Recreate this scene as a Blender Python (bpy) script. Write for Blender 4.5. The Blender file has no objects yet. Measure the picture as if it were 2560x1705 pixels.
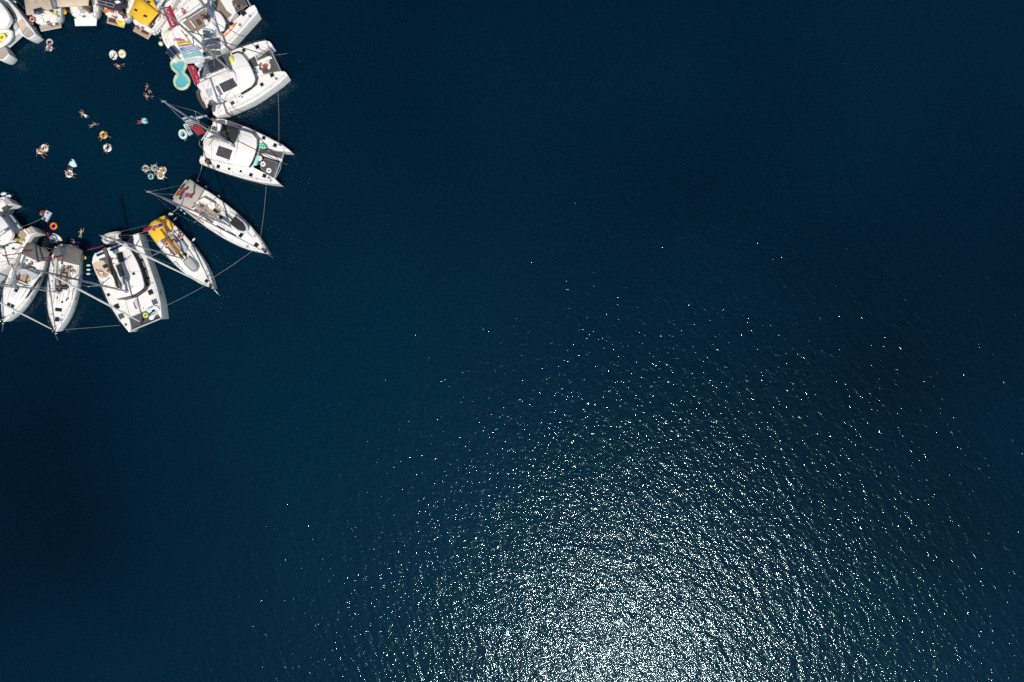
import bpy, bmesh, math, random
from mathutils import Vector, Matrix

# ------------------------------------------------------------------ camera, sky, sun, exposure
H, F, CX, CY = 95.0, 1710.0, 1280.0, 852.5          # drone height (m), focal length in photo pixels, photo centre
scn = bpy.context.scene
cam_d = bpy.data.cameras.new('camera'); cam = bpy.data.objects.new('camera', cam_d)
scn.collection.objects.link(cam)
cam.location = (0, 0, H); cam.rotation_euler = (0, 0, 0)
cam_d.sensor_width = 36.0; cam_d.lens = 36.0 * F / 2560.0
cam_d.clip_end = 3000
scn.camera = cam

SUN = Vector((0.17, -0.535, 1.0)).normalized()       # towards the sun
world = bpy.data.worlds.new('World'); scn.world = world; world.use_nodes = True
wn = world.node_tree.nodes; wl = world.node_tree.links
sky = wn.new('ShaderNodeTexSky'); sky.sky_type = 'NISHITA'; sky.sun_disc = False
sky.sun_elevation = math.asin(SUN.z); sky.sun_rotation = math.atan2(SUN.x, SUN.y)
wl.new(sky.outputs[0], wn['Background'].inputs[0]); wn['Background'].inputs[1].default_value = 0.07
sd = bpy.data.lights.new('sun', 'SUN'); sun = bpy.data.objects.new('sun', sd); scn.collection.objects.link(sun)
sd.energy = 4.0; sd.angle = math.radians(0.53); sd.color = (1.0, 0.965, 0.91)
sun.rotation_euler = SUN.to_track_quat('Z', 'Y').to_euler(); sun.location = SUN * 60
vs = scn.view_settings; vs.view_transform = 'Standard'; vs.look = 'None'; vs.exposure = 0.0; vs.gamma = 1.0; vs.use_curve_mapping = False
scn.cycles.use_denoising = False
scn.cycles.use_adaptive_sampling = False; scn.cycles.max_bounces = 6; scn.cycles.transparent_max_bounces = 8
scn.cycles.sample_clamp_indirect = 4.0

# ------------------------------------------------------------------ helpers
R = random.Random(7)
COL = scn.collection
def W(px, py, z=0.0):
    k = (H - z) / F
    return ((px - CX) * k, (CY - py) * k, z)
def K(ox, oy, s):
    return lambda x, y: (ox + x / s, oy + y / s)
k1 = K(0, 0, 9.42); k2 = K(220, 0, 9.42); k3 = K(400, 0, 7.84); k4 = K(400, 80, 6.533); k5 = K(390, 230, 6.533)
k6 = K(370, 410, 7.127); k7 = K(330, 510, 6.271); k8 = K(200, 560, 5.408); k9 = K(0, 430, 7.467); k10 = K(0, 560, 5.06)
kf = K(430, 70, 9.8); kl = K(0, 440, 6.533); kt = K(0, 0, 9.8); kz = lambda x, y: (x, y)
def P(k, pts, z):
    """photo points lying at height z -> plan polygon in metres"""
    return [W(*k(x, y), z)[:2] for x, y in pts]

def area(p): return sum(p[i][0]*p[(i+1)%len(p)][1] - p[(i+1)%len(p)][0]*p[i][1] for i in range(len(p))) / 2
def ccw(p): return list(p) if area(p) > 0 else list(reversed(p))
def inset(p, d):
    """inward offset of a ccw polygon"""
    n = len(p); out = []
    for i in range(n):
        a, b, c = Vector(p[i-1]), Vector(p[i]), Vector(p[(i+1) % n])
        e1 = (b - a); e2 = (c - b)
        if e1.length < 1e-6: e1 = e2
        if e2.length < 1e-6: e2 = e1
        e1 = e1.normalized(); e2 = e2.normalized()
        n1 = Vector((-e1.y, e1.x)); n2 = Vector((-e2.y, e2.x))
        m = n1 + n2; k = max(0.35, m.length_squared / 2)
        q = b + m * (d / (2 * k)) * (1 if m.length > .2 else 0)
        out.append((q.x, q.y))
    return out
def smooth_poly(p, it=1):
    for _ in range(it):
        q = []
        for i in range(len(p)):
            a, b = p[i], p[(i+1) % len(p)]
            q += [(a[0]*.8 + b[0]*.2, a[1]*.8 + b[1]*.2), (a[0]*.2 + b[0]*.8, a[1]*.2 + b[1]*.8)]
        p = q
    return p

class MB:
    def __init__(s): s.v, s.f, s.m = [], [], []
    def add(s, vs_, fs, mi=0):
        o = len(s.v); s.v += [tuple(x) for x in vs_]
        s.f += [tuple(i + o for i in q) for q in fs]; s.m += [mi] * len(fs); return s
    def loft(s, rings, cap0=True, cap1=True, mi=0, mis=None):
        n = len(rings[0]); vs_ = [x for r in rings for x in r]; fs = []; ms = []
        for k in range(len(rings) - 1):
            for i in range(n):
                j = (i + 1) % n; fs.append((k*n + i, k*n + j, (k+1)*n + j, (k+1)*n + i)); ms.append(mis[k] if mis else mi)
        if cap0: fs.append(tuple(reversed(range(n)))); ms.append(mis[0] if mis else mi)
        if cap1: fs.append(tuple(range((len(rings)-1)*n, len(rings)*n))); ms.append(mi if not mis else mis[-1])
        o = len(s.v); s.v += [tuple(x) for x in vs_]; s.f += [tuple(i + o for i in q) for q in fs]; s.m += ms; return s
    def prism(s, poly, z0, z1, bev=0.0, mi=0):
        p = ccw(poly)
        r = [[(x, y, z0) for x, y in p]]
        if bev > 0:
            r.append([(x, y, z1 - bev) for x, y in p])
            q = inset(p, bev * .35); r.append([(x, y, z1 - bev * .3) for x, y in q])
            q = inset(p, bev); r.append([(x, y, z1) for x, y in q])
        else: r.append([(x, y, z1) for x, y in p])
        return s.loft(r, mi=mi)
    def canopy(s, poly, z, drop=.12, crown=.12, thick=.025, bev=.12, mi=0):
        p = ccw(poly); c = (sum(x for x, y in p)/len(p), sum(y for x, y in p)/len(p)); n = len(p)
        def ring(d, zz):
            return [(x, y, zz) for x, y in (inset(p, d) if d else p)]
        mid = [((x + c[0]) / 2, (y + c[1]) / 2, z + crown * .8) for x, y in p]
        r = [[(x, y, zz - thick) for x, y, zz in mid], ring(bev, z - thick), ring(0, z - drop - thick), ring(0, z - drop), ring(bev, z), mid]
        s.loft(r, cap0=False, cap1=False, mi=mi); o = len(s.v)
        s.v.append((c[0], c[1], z + crown)); b = o - n
        for i in range(n): s.f.append((b + i, b + (i+1) % n, o)); s.m.append(mi)
        s.v.append((c[0], c[1], z + crown - thick)); b = o - 6*n
        for i in range(n): s.f.append((b + (i+1) % n, b + i, o + 1)); s.m.append(mi)
        return s
    def box(s, c, size, rz=0.0, bev=0.0, mi=0):
        hx, hy, hz = size[0]/2, size[1]/2, size[2]/2; ca, sa = math.cos(rz), math.sin(rz)
        pl = [(c[0] + x*ca - y*sa, c[1] + x*sa + y*ca) for x, y in ((-hx, -hy), (hx, -hy), (hx, hy), (-hx, hy))]
        return s.prism(pl, c[2] - hz, c[2] + hz, bev, mi)
    def tube(s, pts, r, n=8, mi=0, flat=1.0):
        pts = [Vector(p) for p in pts]; rr = r if isinstance(r, (list, tuple)) else [r] * len(pts)
        d0 = (pts[-1] - pts[0]).normalized(); up = Vector((0, 0, 1)) if abs(d0.z) < .9 else Vector((1, 0, 0))
        rings = []
        for i, p in enumerate(pts):
            d = (pts[min(i+1, len(pts)-1)] - pts[max(i-1, 0)]).normalized()
            a = d.cross(up); a = a.normalized() if a.length > 1e-4 else Vector((1, 0, 0)); b = d.cross(a).normalized()
            rings.append([tuple(p + a*math.cos(t)*rr[i]*flat + b*math.sin(t)*rr[i]) for t in [2*math.pi*k/n for k in range(n)]])
        return s.loft(rings, mi=mi)
    def ell(s, c, rad, n=12, m=7, mi=0, rz=0.0, zcut=None):
        ca, sa = math.cos(rz), math.sin(rz); rings = []
        for j in range(m):
            t = -math.pi/2 + math.pi * (j + .35) / (m - .3); cr = math.cos(t)
            rings.append([(c[0] + (rad[0]*cr*math.cos(a))*ca - (rad[1]*cr*math.sin(a))*sa, c[1] + (rad[0]*cr*math.cos(a))*sa + (rad[1]*cr*math.sin(a))*ca,
                           c[2] + rad[2]*math.sin(t)) for a in [2*math.pi*k/n for k in range(n)]])
        return s.loft(rings, mi=mi)
    def torus(s, c, R_, r, n=24, m=10, mi=0, a0=0.0, a1=2*math.pi, zr=1.0):
        full = abs(a1 - a0 - 2*math.pi) < 1e-6; rings = []
        k = n if full else n + 1
        for i in range(k):
            a = a0 + (a1 - a0) * i / n
            rings.append([(c[0] + math.cos(a)*(R_ + r*math.cos(t)), c[1] + math.sin(a)*(R_ + r*math.cos(t)), c[2] + r*zr*math.sin(t)) for t in [2*math.pi*q/m for q in range(m)]])
        if full: rings.append(rings[0]); return s.loft(rings, False, False, mi=mi)
        return s.loft(rings, mi=mi)

def mesh_from(mb, name, mats, origin=(0, 0, 0), smooth=False, angle=40):
    me = bpy.data.meshes.new(name); ox, oy, oz = origin
    me.from_pydata([(x - ox, y - oy, z - oz) for x, y, z in mb.v], [], mb.f)
    for m_ in (mats if isinstance(mats, (list, tuple)) else [mats]): me.materials.append(m_)
    me.polygons.foreach_set('material_index', mb.m)
    bm = bmesh.new(); bm.from_mesh(me); bmesh.ops.remove_doubles(bm, verts=bm.verts, dist=1e-5)
    bmesh.ops.recalc_face_normals(bm, faces=bm.faces); bm.to_mesh(me); bm.free()
    if smooth:
        me.polygons.foreach_set('use_smooth', [True] * len(me.polygons)); me.set_sharp_from_angle(angle=math.radians(angle))
    me.update(); return me
def link(name, data, parent=None):
    o = bpy.data.objects.new(name, data); COL.objects.link(o)
    if parent is not None: o.parent = parent
    return o
def tag(o, label=None, cat=None, group=None, kind=None):
    if label: o['label'] = label
    if cat: o['category'] = cat
    if group: o['group'] = group
    if kind: o['kind'] = kind
    return o
class Thing:
    def __init__(s, name, label, cat, origin, group=None):
        s.o = link(name, None); s.org = tuple(origin); s.o.location = origin; s.o.empty_display_size = .3
        tag(s.o, label, cat, group)
    def part(s, name, mb, mat, parent=None, label=None, smooth=False, angle=40):
        if not mb.v: return None
        ob = link(name, mesh_from(mb, name, mat, s.org, smooth, angle), parent or s.o)
        if label: ob['label'] = label
        return ob
def single(name, label, cat, mb, mats, origin, group=None, smooth=True, angle=40, kind=None):
    o = link(name, mesh_from(mb, name, mats, origin, smooth, angle)); o.location = origin
    return tag(o, label, cat, group, kind)

# ------------------------------------------------------------------ materials
def mat(name, col, rough=.5, metal=0.0, var=.08, vscale=1.5, bump=0.0, bscale=40.0, spec=.5, sss=0.0, stretch=None):
    m_ = bpy.data.materials.new(name); m_.use_nodes = True; nt = m_.node_tree; b = nt.nodes['Principled BSDF']
    b.inputs['Roughness'].default_value = rough; b.inputs['Metallic'].default_value = metal; b.inputs['Specular IOR Level'].default_value = spec
    tc = nt.nodes.new('ShaderNodeTexCoord'); no = nt.nodes.new('ShaderNodeTexNoise'); no.inputs['Scale'].default_value = vscale; no.inputs['Detail'].default_value = 5
    src = tc.outputs['Object']
    if stretch:
        mp = nt.nodes.new('ShaderNodeMapping'); mp.inputs['Scale'].default_value = stretch; nt.links.new(src, mp.inputs[0]); src = mp.outputs[0]
    nt.links.new(src, no.inputs['Vector'])
    cr = nt.nodes.new('ShaderNodeValToRGB'); cr.color_ramp.elements[0].position = .3; cr.color_ramp.elements[1].position = .72
    cr.color_ramp.elements[0].color = (*[c * (1 - var) for c in col], 1); cr.color_ramp.elements[1].color = (*[min(1, c * (1 + var * .6)) for c in col], 1)
    nt.links.new(no.outputs['Fac'], cr.inputs[0]); nt.links.new(cr.outputs[0], b.inputs['Base Color'])
    if bump:
        n2 = nt.nodes.new('ShaderNodeTexNoise'); n2.inputs['Scale'].default_value = bscale; n2.inputs['Detail'].default_value = 3; nt.links.new(src, n2.inputs['Vector'])
        bp = nt.nodes.new('ShaderNodeBump'); bp.inputs['Distance'].default_value = bump; nt.links.new(n2.outputs['Fac'], bp.inputs['Height']); nt.links.new(bp.outputs[0], b.inputs['Normal'])
    return m_
M = {}
M['gel'] = mat('white_gelcoat', (.81, .79, .76), .32, var=.07, vscale=.9)
M['deck'] = mat('nonskid_deck', (.775, .75, .71), .65, var=.10, vscale=1.3, bump=.003, bscale=60)
M['roof'] = mat('coachroof_gelcoat', (.81, .79, .755), .45, var=.06, vscale=.7)
M['foul'] = mat('hull_bottom_paint', (.62, .66, .64), .7, var=.15)
M['glass'] = mat('smoked_window', (.018, .020, .026), .12, var=.2)
M['hatch'] = mat('hatch_acrylic', (.016, .018, .024), .12, var=.3, vscale=6)
M['hframe'] = mat('hatch_frame_metal', (.45, .46, .47), .35, .8)
M['net'] = mat('trampoline_net', (.075, .073, .078), .85, var=.25, vscale=3, bump=.01, bscale=30)
M['alu'] = mat('mast_aluminium', (.40, .42, .43), .45, .55, var=.12)
M['steel'] = mat('stainless_steel', (.55, .56, .57), .25, .9)
M['sail'] = mat('sail_bag_canvas', (.74, .71, .66), .8, var=.12, vscale=4, bump=.02, bscale=9)
M['sailgrey'] = mat('grey_sail_canvas', (.42, .42, .42), .8, var=.15, vscale=4, bump=.02, bscale=9)
M['brownsail'] = mat('brown_sail_cover', (.17, .13, .105), .85, var=.3, vscale=5, bump=.02, bscale=9)
M['gold'] = mat('mustard_sail_cover', (.40, .22, .015), .8, var=.3, vscale=4, bump=.02, bscale=9)
M['yellow'] = mat('yellow_canvas', (.78, .46, .02), .8, var=.10, vscale=1.2, bump=.02, bscale=4)
M['tan'] = mat('tan_canvas', (.46, .37, .28), .85, var=.08, vscale=1.1, bump=.02, bscale=4)
M['beige'] = mat('beige_canvas', (.60, .47, .33), .85, var=.08, vscale=1.1, bump=.02, bscale=4)
M['khaki'] = mat('khaki_canvas', (.40, .365, .31), .85, var=.08, vscale=1.1, bump=.02, bscale=4)
M['taupe'] = mat('taupe_canvas', (.125, .112, .108), .85, var=.10, vscale=1.1, bump=.02, bscale=4)
M['navy'] = mat('navy_canvas', (.022, .025, .038), .85, var=.25, vscale=1.5, bump=.03, bscale=4)
M['black'] = mat('black_canvas', (.016, .016, .020), .8, var=.3, vscale=2, bump=.02, bscale=5)
M['cushion'] = mat('charcoal_cushion', (.06, .058, .062), .85, var=.2, vscale=3)
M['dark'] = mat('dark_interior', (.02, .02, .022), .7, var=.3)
M['panel'] = mat('graphite_roof_panel', (.055, .056, .062), .55, var=.12)
M['solar'] = mat('solar_cells', (.016, .030, .060), .18, var=.25, vscale=9)
M['solarline'] = mat('solar_grid_lines', (.55, .57, .60), .4)
M['teak'] = mat('teak_planking', (.42, .29, .19), .7, var=.22, vscale=2.2, stretch=(1, 9, 1))
M['teakgrey'] = mat('weathered_teak', (.40, .33, .28), .75, var=.20, vscale=2.2, stretch=(1, 9, 1))
M['teakwet'] = mat('wet_teak', (.12, .045, .028), .35, var=.55, vscale=5)
M['brown'] = mat('brown_synthetic_teak', (.24, .175, .14), .75, var=.15, vscale=2)
M['rubber'] = mat('grey_dinghy_rubber', (.26, .265, .28), .6, var=.15)
M['dinghycover'] = mat('dinghy_canvas_cover', (.40, .385, .37), .8, var=.12, vscale=3, bump=.02, bscale=6)
M['rubberdk'] = mat('charcoal_dinghy_rubber', (.05, .052, .062), .6, var=.2)
M['rubberwt'] = mat('pale_dinghy_rubber', (.55, .56, .56), .55, var=.12)
M['fender'] = mat('white_vinyl_fender', (.74, .75, .73), .4, var=.12, vscale=5)
M['rope'] = mat('white_rope', (.62, .60, .55), .8, var=.2, vscale=8)
M['moor'] = mat('mooring_rope', (.40, .40, .38), .85, var=.2, vscale=8)
M['ropedk'] = mat('dark_rigging_wire', (.03, .032, .035), .5)
M['ropeyel'] = mat('yellow_rope', (.62, .50, .12), .8, var=.3, vscale=8)
M['engine'] = mat('black_outboard', (.02, .02, .024), .4)
M['seam'] = mat('deck_seam', (.30, .30, .30), .8)
M['shade'] = mat('grey_canvas_and_shade', (.16, .19, .23), .8, var=.2)  # grey canvas, also the tone that paints parts lying in shade
for n_, c_ in dict(white=(.80, .80, .78), offwhite=(.78, .72, .60), aqua=(.22, .62, .66), paleaqua=(.50, .76, .76), teal=(.05, .50, .55), orange=(.80, .16, .03),
                   red=(.62, .03, .05), pink=(.70, .20, .35), lemon=(.80, .68, .10), limey=(.62, .68, .16), mint=(.30, .74, .62), green=(.06, .42, .16), blue=(.03, .22, .50),
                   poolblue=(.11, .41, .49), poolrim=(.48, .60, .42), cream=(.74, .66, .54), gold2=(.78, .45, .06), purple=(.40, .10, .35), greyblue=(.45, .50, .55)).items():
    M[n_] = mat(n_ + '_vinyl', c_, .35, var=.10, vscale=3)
for n_, c_ in dict(f_red=(.50, .018, .05), f_crimson=(.22, .01, .03), f_white=(.80, .80, .80), f_blue=(.10, .30, .55), f_yel=(.75, .55, .03), f_teal=(.35, .66, .60), f_navy=(.03, .06, .20), f_pink=(.60, .15, .35), f_orange=(.75, .25, .03), f_green=(.05, .30, .15)).items():
    M[n_] = mat(n_.replace('f_', 'flag_cloth_'), c_, .8, var=.15, vscale=2)
SKIN = [mat('skin_tone_fair', (.46, .28, .20), .5, var=.1, vscale=8), mat('skin_tone_tanned', (.32, .165, .105), .5, var=.1, vscale=8), mat('skin_tone_deep', (.19, .09, .06), .5, var=.1, vscale=8)]
HAIR = [mat('dark_hair', (.018, .012, .01), .6), mat('brown_hair', (.09, .045, .02), .6), mat('blond_hair', (.42, .27, .11), .6)]
SWIM = {n_: mat('swimwear_' + n_, c_, .8) for n_, c_ in dict(black=(.015, .015, .018), red=(.50, .03, .03), blue=(.04, .10, .35), yellow=(.7, .45, .04), white=(.7, .7, .7), green=(.05, .30, .18), grey=(.2, .2, .22)).items()}
EYE = mat('eye_dark', (.02, .015, .012), .2)

# ------------------------------------------------------------------ the sea
def make_water():
    m_ = bpy.data.materials.new('sea_water'); m_.use_nodes = True; nt = m_.node_tree; N = nt.nodes; L = nt.links
    N.remove(N['Principled BSDF']); out = N['Material Output']
    tc = N.new('ShaderNodeTexCoord')
    def mapped(scale, rot, loc=(0, 0, 0), vt='TEXTURE'):
        mp = N.new('ShaderNodeMapping'); mp.vector_type = vt; mp.inputs['Scale'].default_value = scale; mp.inputs['Rotation'].default_value = (0, 0, rot); mp.inputs['Location'].default_value = loc
        L.new(tc.outputs['Object'], mp.inputs[0]); return mp.outputs[0]
    def noise(vec, sc, det, rough=.5, dist=0.0):
        n = N.new('ShaderNodeTexNoise'); n.inputs['Scale'].default_value = sc; n.inputs['Detail'].default_value = det; n.inputs['Roughness'].default_value = rough; n.inputs['Distortion'].default_value = dist
        L.new(vec, n.inputs['Vector']); return n.outputs['Fac']
    def bump(h, d, prev=None):
        b = N.new('ShaderNodeBump'); b.inputs['Strength'].default_value = 1.0; b.inputs['Distance'].default_value = d; L.new(h, b.inputs['Height'])
        if prev is not None: L.new(prev, b.inputs['Normal'])
        return b.outputs[0]
    # wind chop travelling up and to the right in plan, a second train a little steeper, and fine ripples riding on both
    n1 = bump(noise(mapped((1.0, 2.5, 1), math.radians(33)), WAVE[0][0], 2.0, .5, .35), WAVE[0][1])
    n2 = bump(noise(mapped((1.0, 1.8, 1), math.radians(58), (31, 7, 0)), WAVE[1][0], 2.5, .55, .3), WAVE[1][1], n1)
    n3 = bump(noise(mapped((1, 1.6, 1), math.radians(138), (3, 51, 0)), WAVE[2][0], 2.0, .5), WAVE[2][1], n2)
    # water colour in broad noise patches, shifted so left and right edges darken
    cr = N.new('ShaderNodeValToRGB'); cr.color_ramp.elements[0].position = .34; cr.color_ramp.elements[1].position = .68
    cr.color_ramp.elements[0].color = (*WATER_DK, 1); cr.color_ramp.elements[1].color = (*WATER_LT, 1)
    L.new(noise(mapped((1, 1, 1), 1.255, (-177.55, 148.0, 7.0), 'POINT'), .014, 2.5), cr.inputs[0])
    dif = N.new('ShaderNodeSubsurfaceScattering'); dif.falloff = 'BURLEY'; dif.inputs['Scale'].default_value = 1.0; dif.inputs['Radius'].default_value = (2.0, 2.0, 2.0); L.new(cr.outputs[0], dif.inputs[0])
    df0 = N.new('ShaderNodeBsdfDiffuse'); L.new(cr.outputs[0], df0.inputs[0]); dfm = N.new('ShaderNodeMixShader'); dfm.inputs[0].default_value = .55; L.new(df0.outputs[0], dfm.inputs[1]); L.new(dif.outputs[0], dfm.inputs[2])
    tr = N.new('ShaderNodeBsdfTransparent'); tr.inputs[0].default_value = (.10, .62, .66, 1)
    body = N.new('ShaderNodeMixShader'); body.inputs[0].default_value = .34; L.new(dfm.outputs[0], body.inputs[1]); L.new(tr.outputs[0], body.inputs[2])
    gl = N.new('ShaderNodeBsdfGlossy'); gl.inputs['Roughness'].default_value = GLOSS; gl.inputs['Color'].default_value = (.58, .78, .84, 1); L.new(n3, gl.inputs['Normal'])
    gw = N.new('ShaderNodeBsdfGlossy'); gw.inputs['Roughness'].default_value = .34; gw.inputs['Color'].default_value = (.15, .85, 1, 1); L.new(n2, gw.inputs['Normal'])      # ripples too small to resolve
    gm = N.new('ShaderNodeMixShader'); gm.inputs[0].default_value = GLOW; L.new(gl.outputs[0], gm.inputs[1]); L.new(gw.outputs[0], gm.inputs[2])
    fr = N.new('ShaderNodeFresnel'); fr.inputs['IOR'].default_value = 1.333; L.new(n3, fr.inputs['Normal'])
    mx = N.new('ShaderNodeMixShader'); L.new(fr.outputs[0], mx.inputs[0]); L.new(body.outputs[0], mx.inputs[1]); L.new(gm.outputs[0], mx.inputs[2])
    L.new(mx.outputs[0], out.inputs['Surface']); return m_
WAVE = [(.95, .125), (2.4, .074), (5.0, .031)]
GLOSS, GLOW = .065, .10
WATER_DK, WATER_LT = (.0001, .0062, .0190), (.0002, .0198, .0430)
mb = MB(); S_ = 900.0
mb.add([(-S_, -S_, 0), (S_, -S_, 0), (S_, S_, 0), (-S_, S_, 0)], [(0, 1, 2, 3)])
single('sea_water', 'dark navy rippled open sea with sun glitter', 'sea', mb, make_water(), (0, 0, 0), smooth=False, kind='structure')
mb = MB(); mb.add([(-S_, -S_, -14), (S_, -S_, -14), (S_, S_, -14), (-S_, S_, -14)], [(0, 1, 2, 3)])
single('seabed', 'dark seabed far below the water', 'seabed', mb, mat('seabed_mud', (.004, .012, .02), 1.0, vscale=.05), (0, 0, 0), smooth=False, kind='structure')
# ------------------------------------------------------------------ boat builders
def V2(p): return Vector((p[0], p[1]))
def hull(t, outline, zd, a, b, name='hull', deck=True, kwl=.88, fine=True):
    """outline: plan polygon (m) of the deck edge; a, b: stern and bow ends of this hull's own centreline"""
    p = ccw(outline); a, b = V2(a), V2(b); ax = (b - a); L = ax.length; ax = ax.normalized(); ay = Vector((-ax.y, ax.x))
    uv = [((V2(q) - a).dot(ax), (V2(q) - a).dot(ay)) for q in p]
    def ring(z, kv, rb, rs):
        o = []
        for u, v in uv:
            s = min(1, max(0, u / L)); uu = u - rb * s ** 3 + rs * (1 - s) ** 3
            q = a + ax * uu + ay * v * kv; o.append((q.x, q.y, z))
        return o
    lev = [(-1.0, .35, 1.6, 1.2), (-.55, .80, .45, .4), (.05, kwl, .12, .12), (zd * .5, kwl + (1 - kwl) * .7, .06, .04), (zd - .09, 1.0, 0, 0), (zd - .03, .995, .02, .02), (zd, .95, .06, .05)]
    mb = MB().loft([ring(*l) for l in lev], mis=[1, 1, 0, 0, 0, 0, 0])
    h = t.part(name, mb, [M['gel'], M['foul']], smooth=True, angle=50)
    if deck:
        q = inset(p, .16); t.part('deck', MB().prism(q, zd - .03, zd + .014, 0), M['deck'])
    return h
def hatch(t, c, z, s, rz, glass='hatch', asp=1.0):
    f = t.part('hatch', MB().box((c[0], c[1], z + .03), (s, s * asp, .06), rz, .02), M['hframe'])
    t.part('hatch_glass', MB().box((c[0], c[1], z + .066), (s * .84, s * asp * .84, .02), rz, .006), M[glass], f)
    return f
def slab(t, name, poly, z0, z1, m_, bev=.03, label=None, parent=None, rnd=0):
    return t.part(name, MB().prism(smooth_poly(poly, rnd) if rnd else poly, z0, z1, bev), M[m_], parent, label, smooth=True, angle=32)
def solar(t, poly, z, cols=3, rows=0, name='solar_panel', line=True):
    """poly: four plan corners"""
    p = ccw(poly); f = t.part(name, MB().prism(p, z, z + .035, .008), M['hframe'] if line else M['panel'])
    t.part('solar_glass', MB().prism(inset(p, .035), z + .03, z + .042, 0), M['solar'], f)
    g = MB()
    A, B, C, D = [Vector((x, y, z + .045)) for x, y in p]
    for i in range(1, cols):
        s = i / cols; g.tube([A.lerp(B, s), D.lerp(C, s)], .012, 4)
    for i in range(1, rows):
        s = i / rows; g.tube([A.lerp(D, s), B.lerp(C, s)], .012, 4)
    if line and g.v: t.part('solar_grid', g, M['solarline'], f)
    return f
def canopy(t, poly, z, m_, zdeck, name='bimini', poles=True, label=None, crown=.12, posts=None):
    c = t.part(name, MB().canopy(poly, z, crown=crown), M[m_], None, label, smooth=True, angle=60)
    if poles:
        p = ccw(poly); q = inset(p, .15); n = len(q)
        idx = posts if posts else [0, n // 4, n // 2, (3 * n) // 4]
        for i in idx:
            x, y = q[i % n]; t.part('bimini_pole', MB().tube([(x, y, zdeck), (x, y, z - .08)], .022, 6), M['steel'], smooth=True)
    return c
def mast(t, base, top, r=.16, spreaders=(.38, .66), span=1.25, ax=None, stays=True, chain=None, fore=None, aft=None, m_='alu', rod=.012):
    B, T = Vector(base), Vector(top); n = 6
    mo = t.part('mast', MB().tube([B.lerp(T, i / n) for i in range(n + 1)], [r * (1 - .30 * (i / n) ** 2) for i in range(n + 1)], 10, flat=.72), M[m_], smooth=True)
    t.part('masthead', MB().box((T.x, T.y, T.z + .05), (.5, .16, .1), 0, .02).tube([T, T + Vector((0, 0, .9))], .015, 5).tube([T + Vector((.2, 0, .05)), T + Vector((.2, 0, .45))], .02, 5), M['alu'], mo)
    t.part('mast_step', MB().tube([B - Vector((0, 0, .04)), B + Vector((0, 0, .14))], r * 1.5, 12), M['alu'], mo, smooth=True)
    ay = Vector((-ax.y, ax.x, 0)); axv = Vector((ax.x, ax.y, 0))
    tips = []
    for k, s in enumerate(spreaders):
        c = B.lerp(T, s); w = span * (1 - .22 * k)
        for sg in (-1, 1):
            e = c + ay * sg * w - axv * .28 * w + Vector((0, 0, .08))
            t.part('spreader', MB().tube([c, e], [.055, .03], 6, flat=1.5), M['steel'], mo, smooth=True); tips.append((s, sg, e))
    if stays and chain:
        for sg, c in zip((-1, 1), chain):
            pts = [Vector(c)] + [e for s, g, e in tips if g == sg] + [B.lerp(T, .97)]
            t.part('shroud', MB().tube(pts, rod, 4), M['steel'])
            t.part('shroud', MB().tube([Vector(c) - axv * .25, B.lerp(T, spreaders[0])], rod, 4), M['steel'])
    return mo
def stay(t, a, b, r=.014, m_='steel', name='stay'):
    return t.part(name, MB().tube([a, b], r, 5), M[m_], smooth=True)
def furled(t, a, b, r=.10, m_='sail', name='furled_sail'):
    A, B = Vector(a), Vector(b); n = 14
    o = t.part(name, MB().tube([A.lerp(B, .04 + .9 * i / n) for i in range(n + 1)], [r * (.45 + .55 * math.sin(math.pi * min(1, (i + 1.2) / n * .75))) * (1 + .08 * math.sin(i * 2.1)) for i in range(n + 1)], 8), M[m_], smooth=True)
    stay(t, A, B, .02); t.part('furling_drum', MB().tube([A.lerp(B, .015), A.lerp(B, .03)], .16, 10), M['black'], smooth=True)
    return o
def boom(t, a, b, bag='sail', r=.13, rb=.26, lay=0.0):
    A, B = Vector(a), Vector(b); bo = t.part('boom', MB().tube([A, B], r, 8), M['alu'], smooth=True); n = 16
    pts, rr = [], []
    for i in range(n + 1):
        s = i / n; pts.append(A.lerp(B, .03 + .93 * s) + Vector((0, 0, .26 + .05 * math.sin(s * 9 + A.x)))); rr.append(rb * (.70 + .30 * s) * (1 + .10 * math.sin(s * 23 + A.y)))
    t.part('sail_bag', MB().tube(pts, rr, 10, flat=.8), M[bag], bo, smooth=True)
    z = MB().tube([p + Vector((0, 0, r_ * 1.0)) for p, r_ in zip(pts, rr)], .02, 4); t.part('sail_bag_seam', z, M['black'], bo)
    return bo
def rails(t, pts, zs, h=.62, step=2.0, wires=2):
    """stanchions and lifelines along a 3D path on deck"""
    pts = [Vector((p[0], p[1], zs)) if len(p) == 2 else Vector(p) for p in pts]
    seg = [(pts[i + 1] - pts[i]).length for i in range(len(pts) - 1)]; tot = sum(seg); n = max(2, int(tot / step) + 1); tops = []
    for k in range(n):
        d = tot * k / (n - 1); i = 0
        while i < len(seg) - 1 and d > seg[i]: d -= seg[i]; i += 1
        q = pts[i].lerp(pts[i + 1], min(1, d / max(seg[i], 1e-6))); tops.append(q)
        t.part('stanchion', MB().tube([q, q + Vector((0, 0, h))], .014, 5), M['steel'])
    for w in range(wires):
        t.part('lifeline', MB().tube([q + Vector((0, 0, h * (1 - .48 * w) - .02)) for q in tops], .009, 4), M['steel'])
def winch(t, c, z):
    t.part('winch', MB().tube([(c[0], c[1], z), (c[0], c[1], z + .10), (c[0], c[1], z + .17)], [.10, .075, .09], 10), M['steel'], smooth=True)
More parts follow.
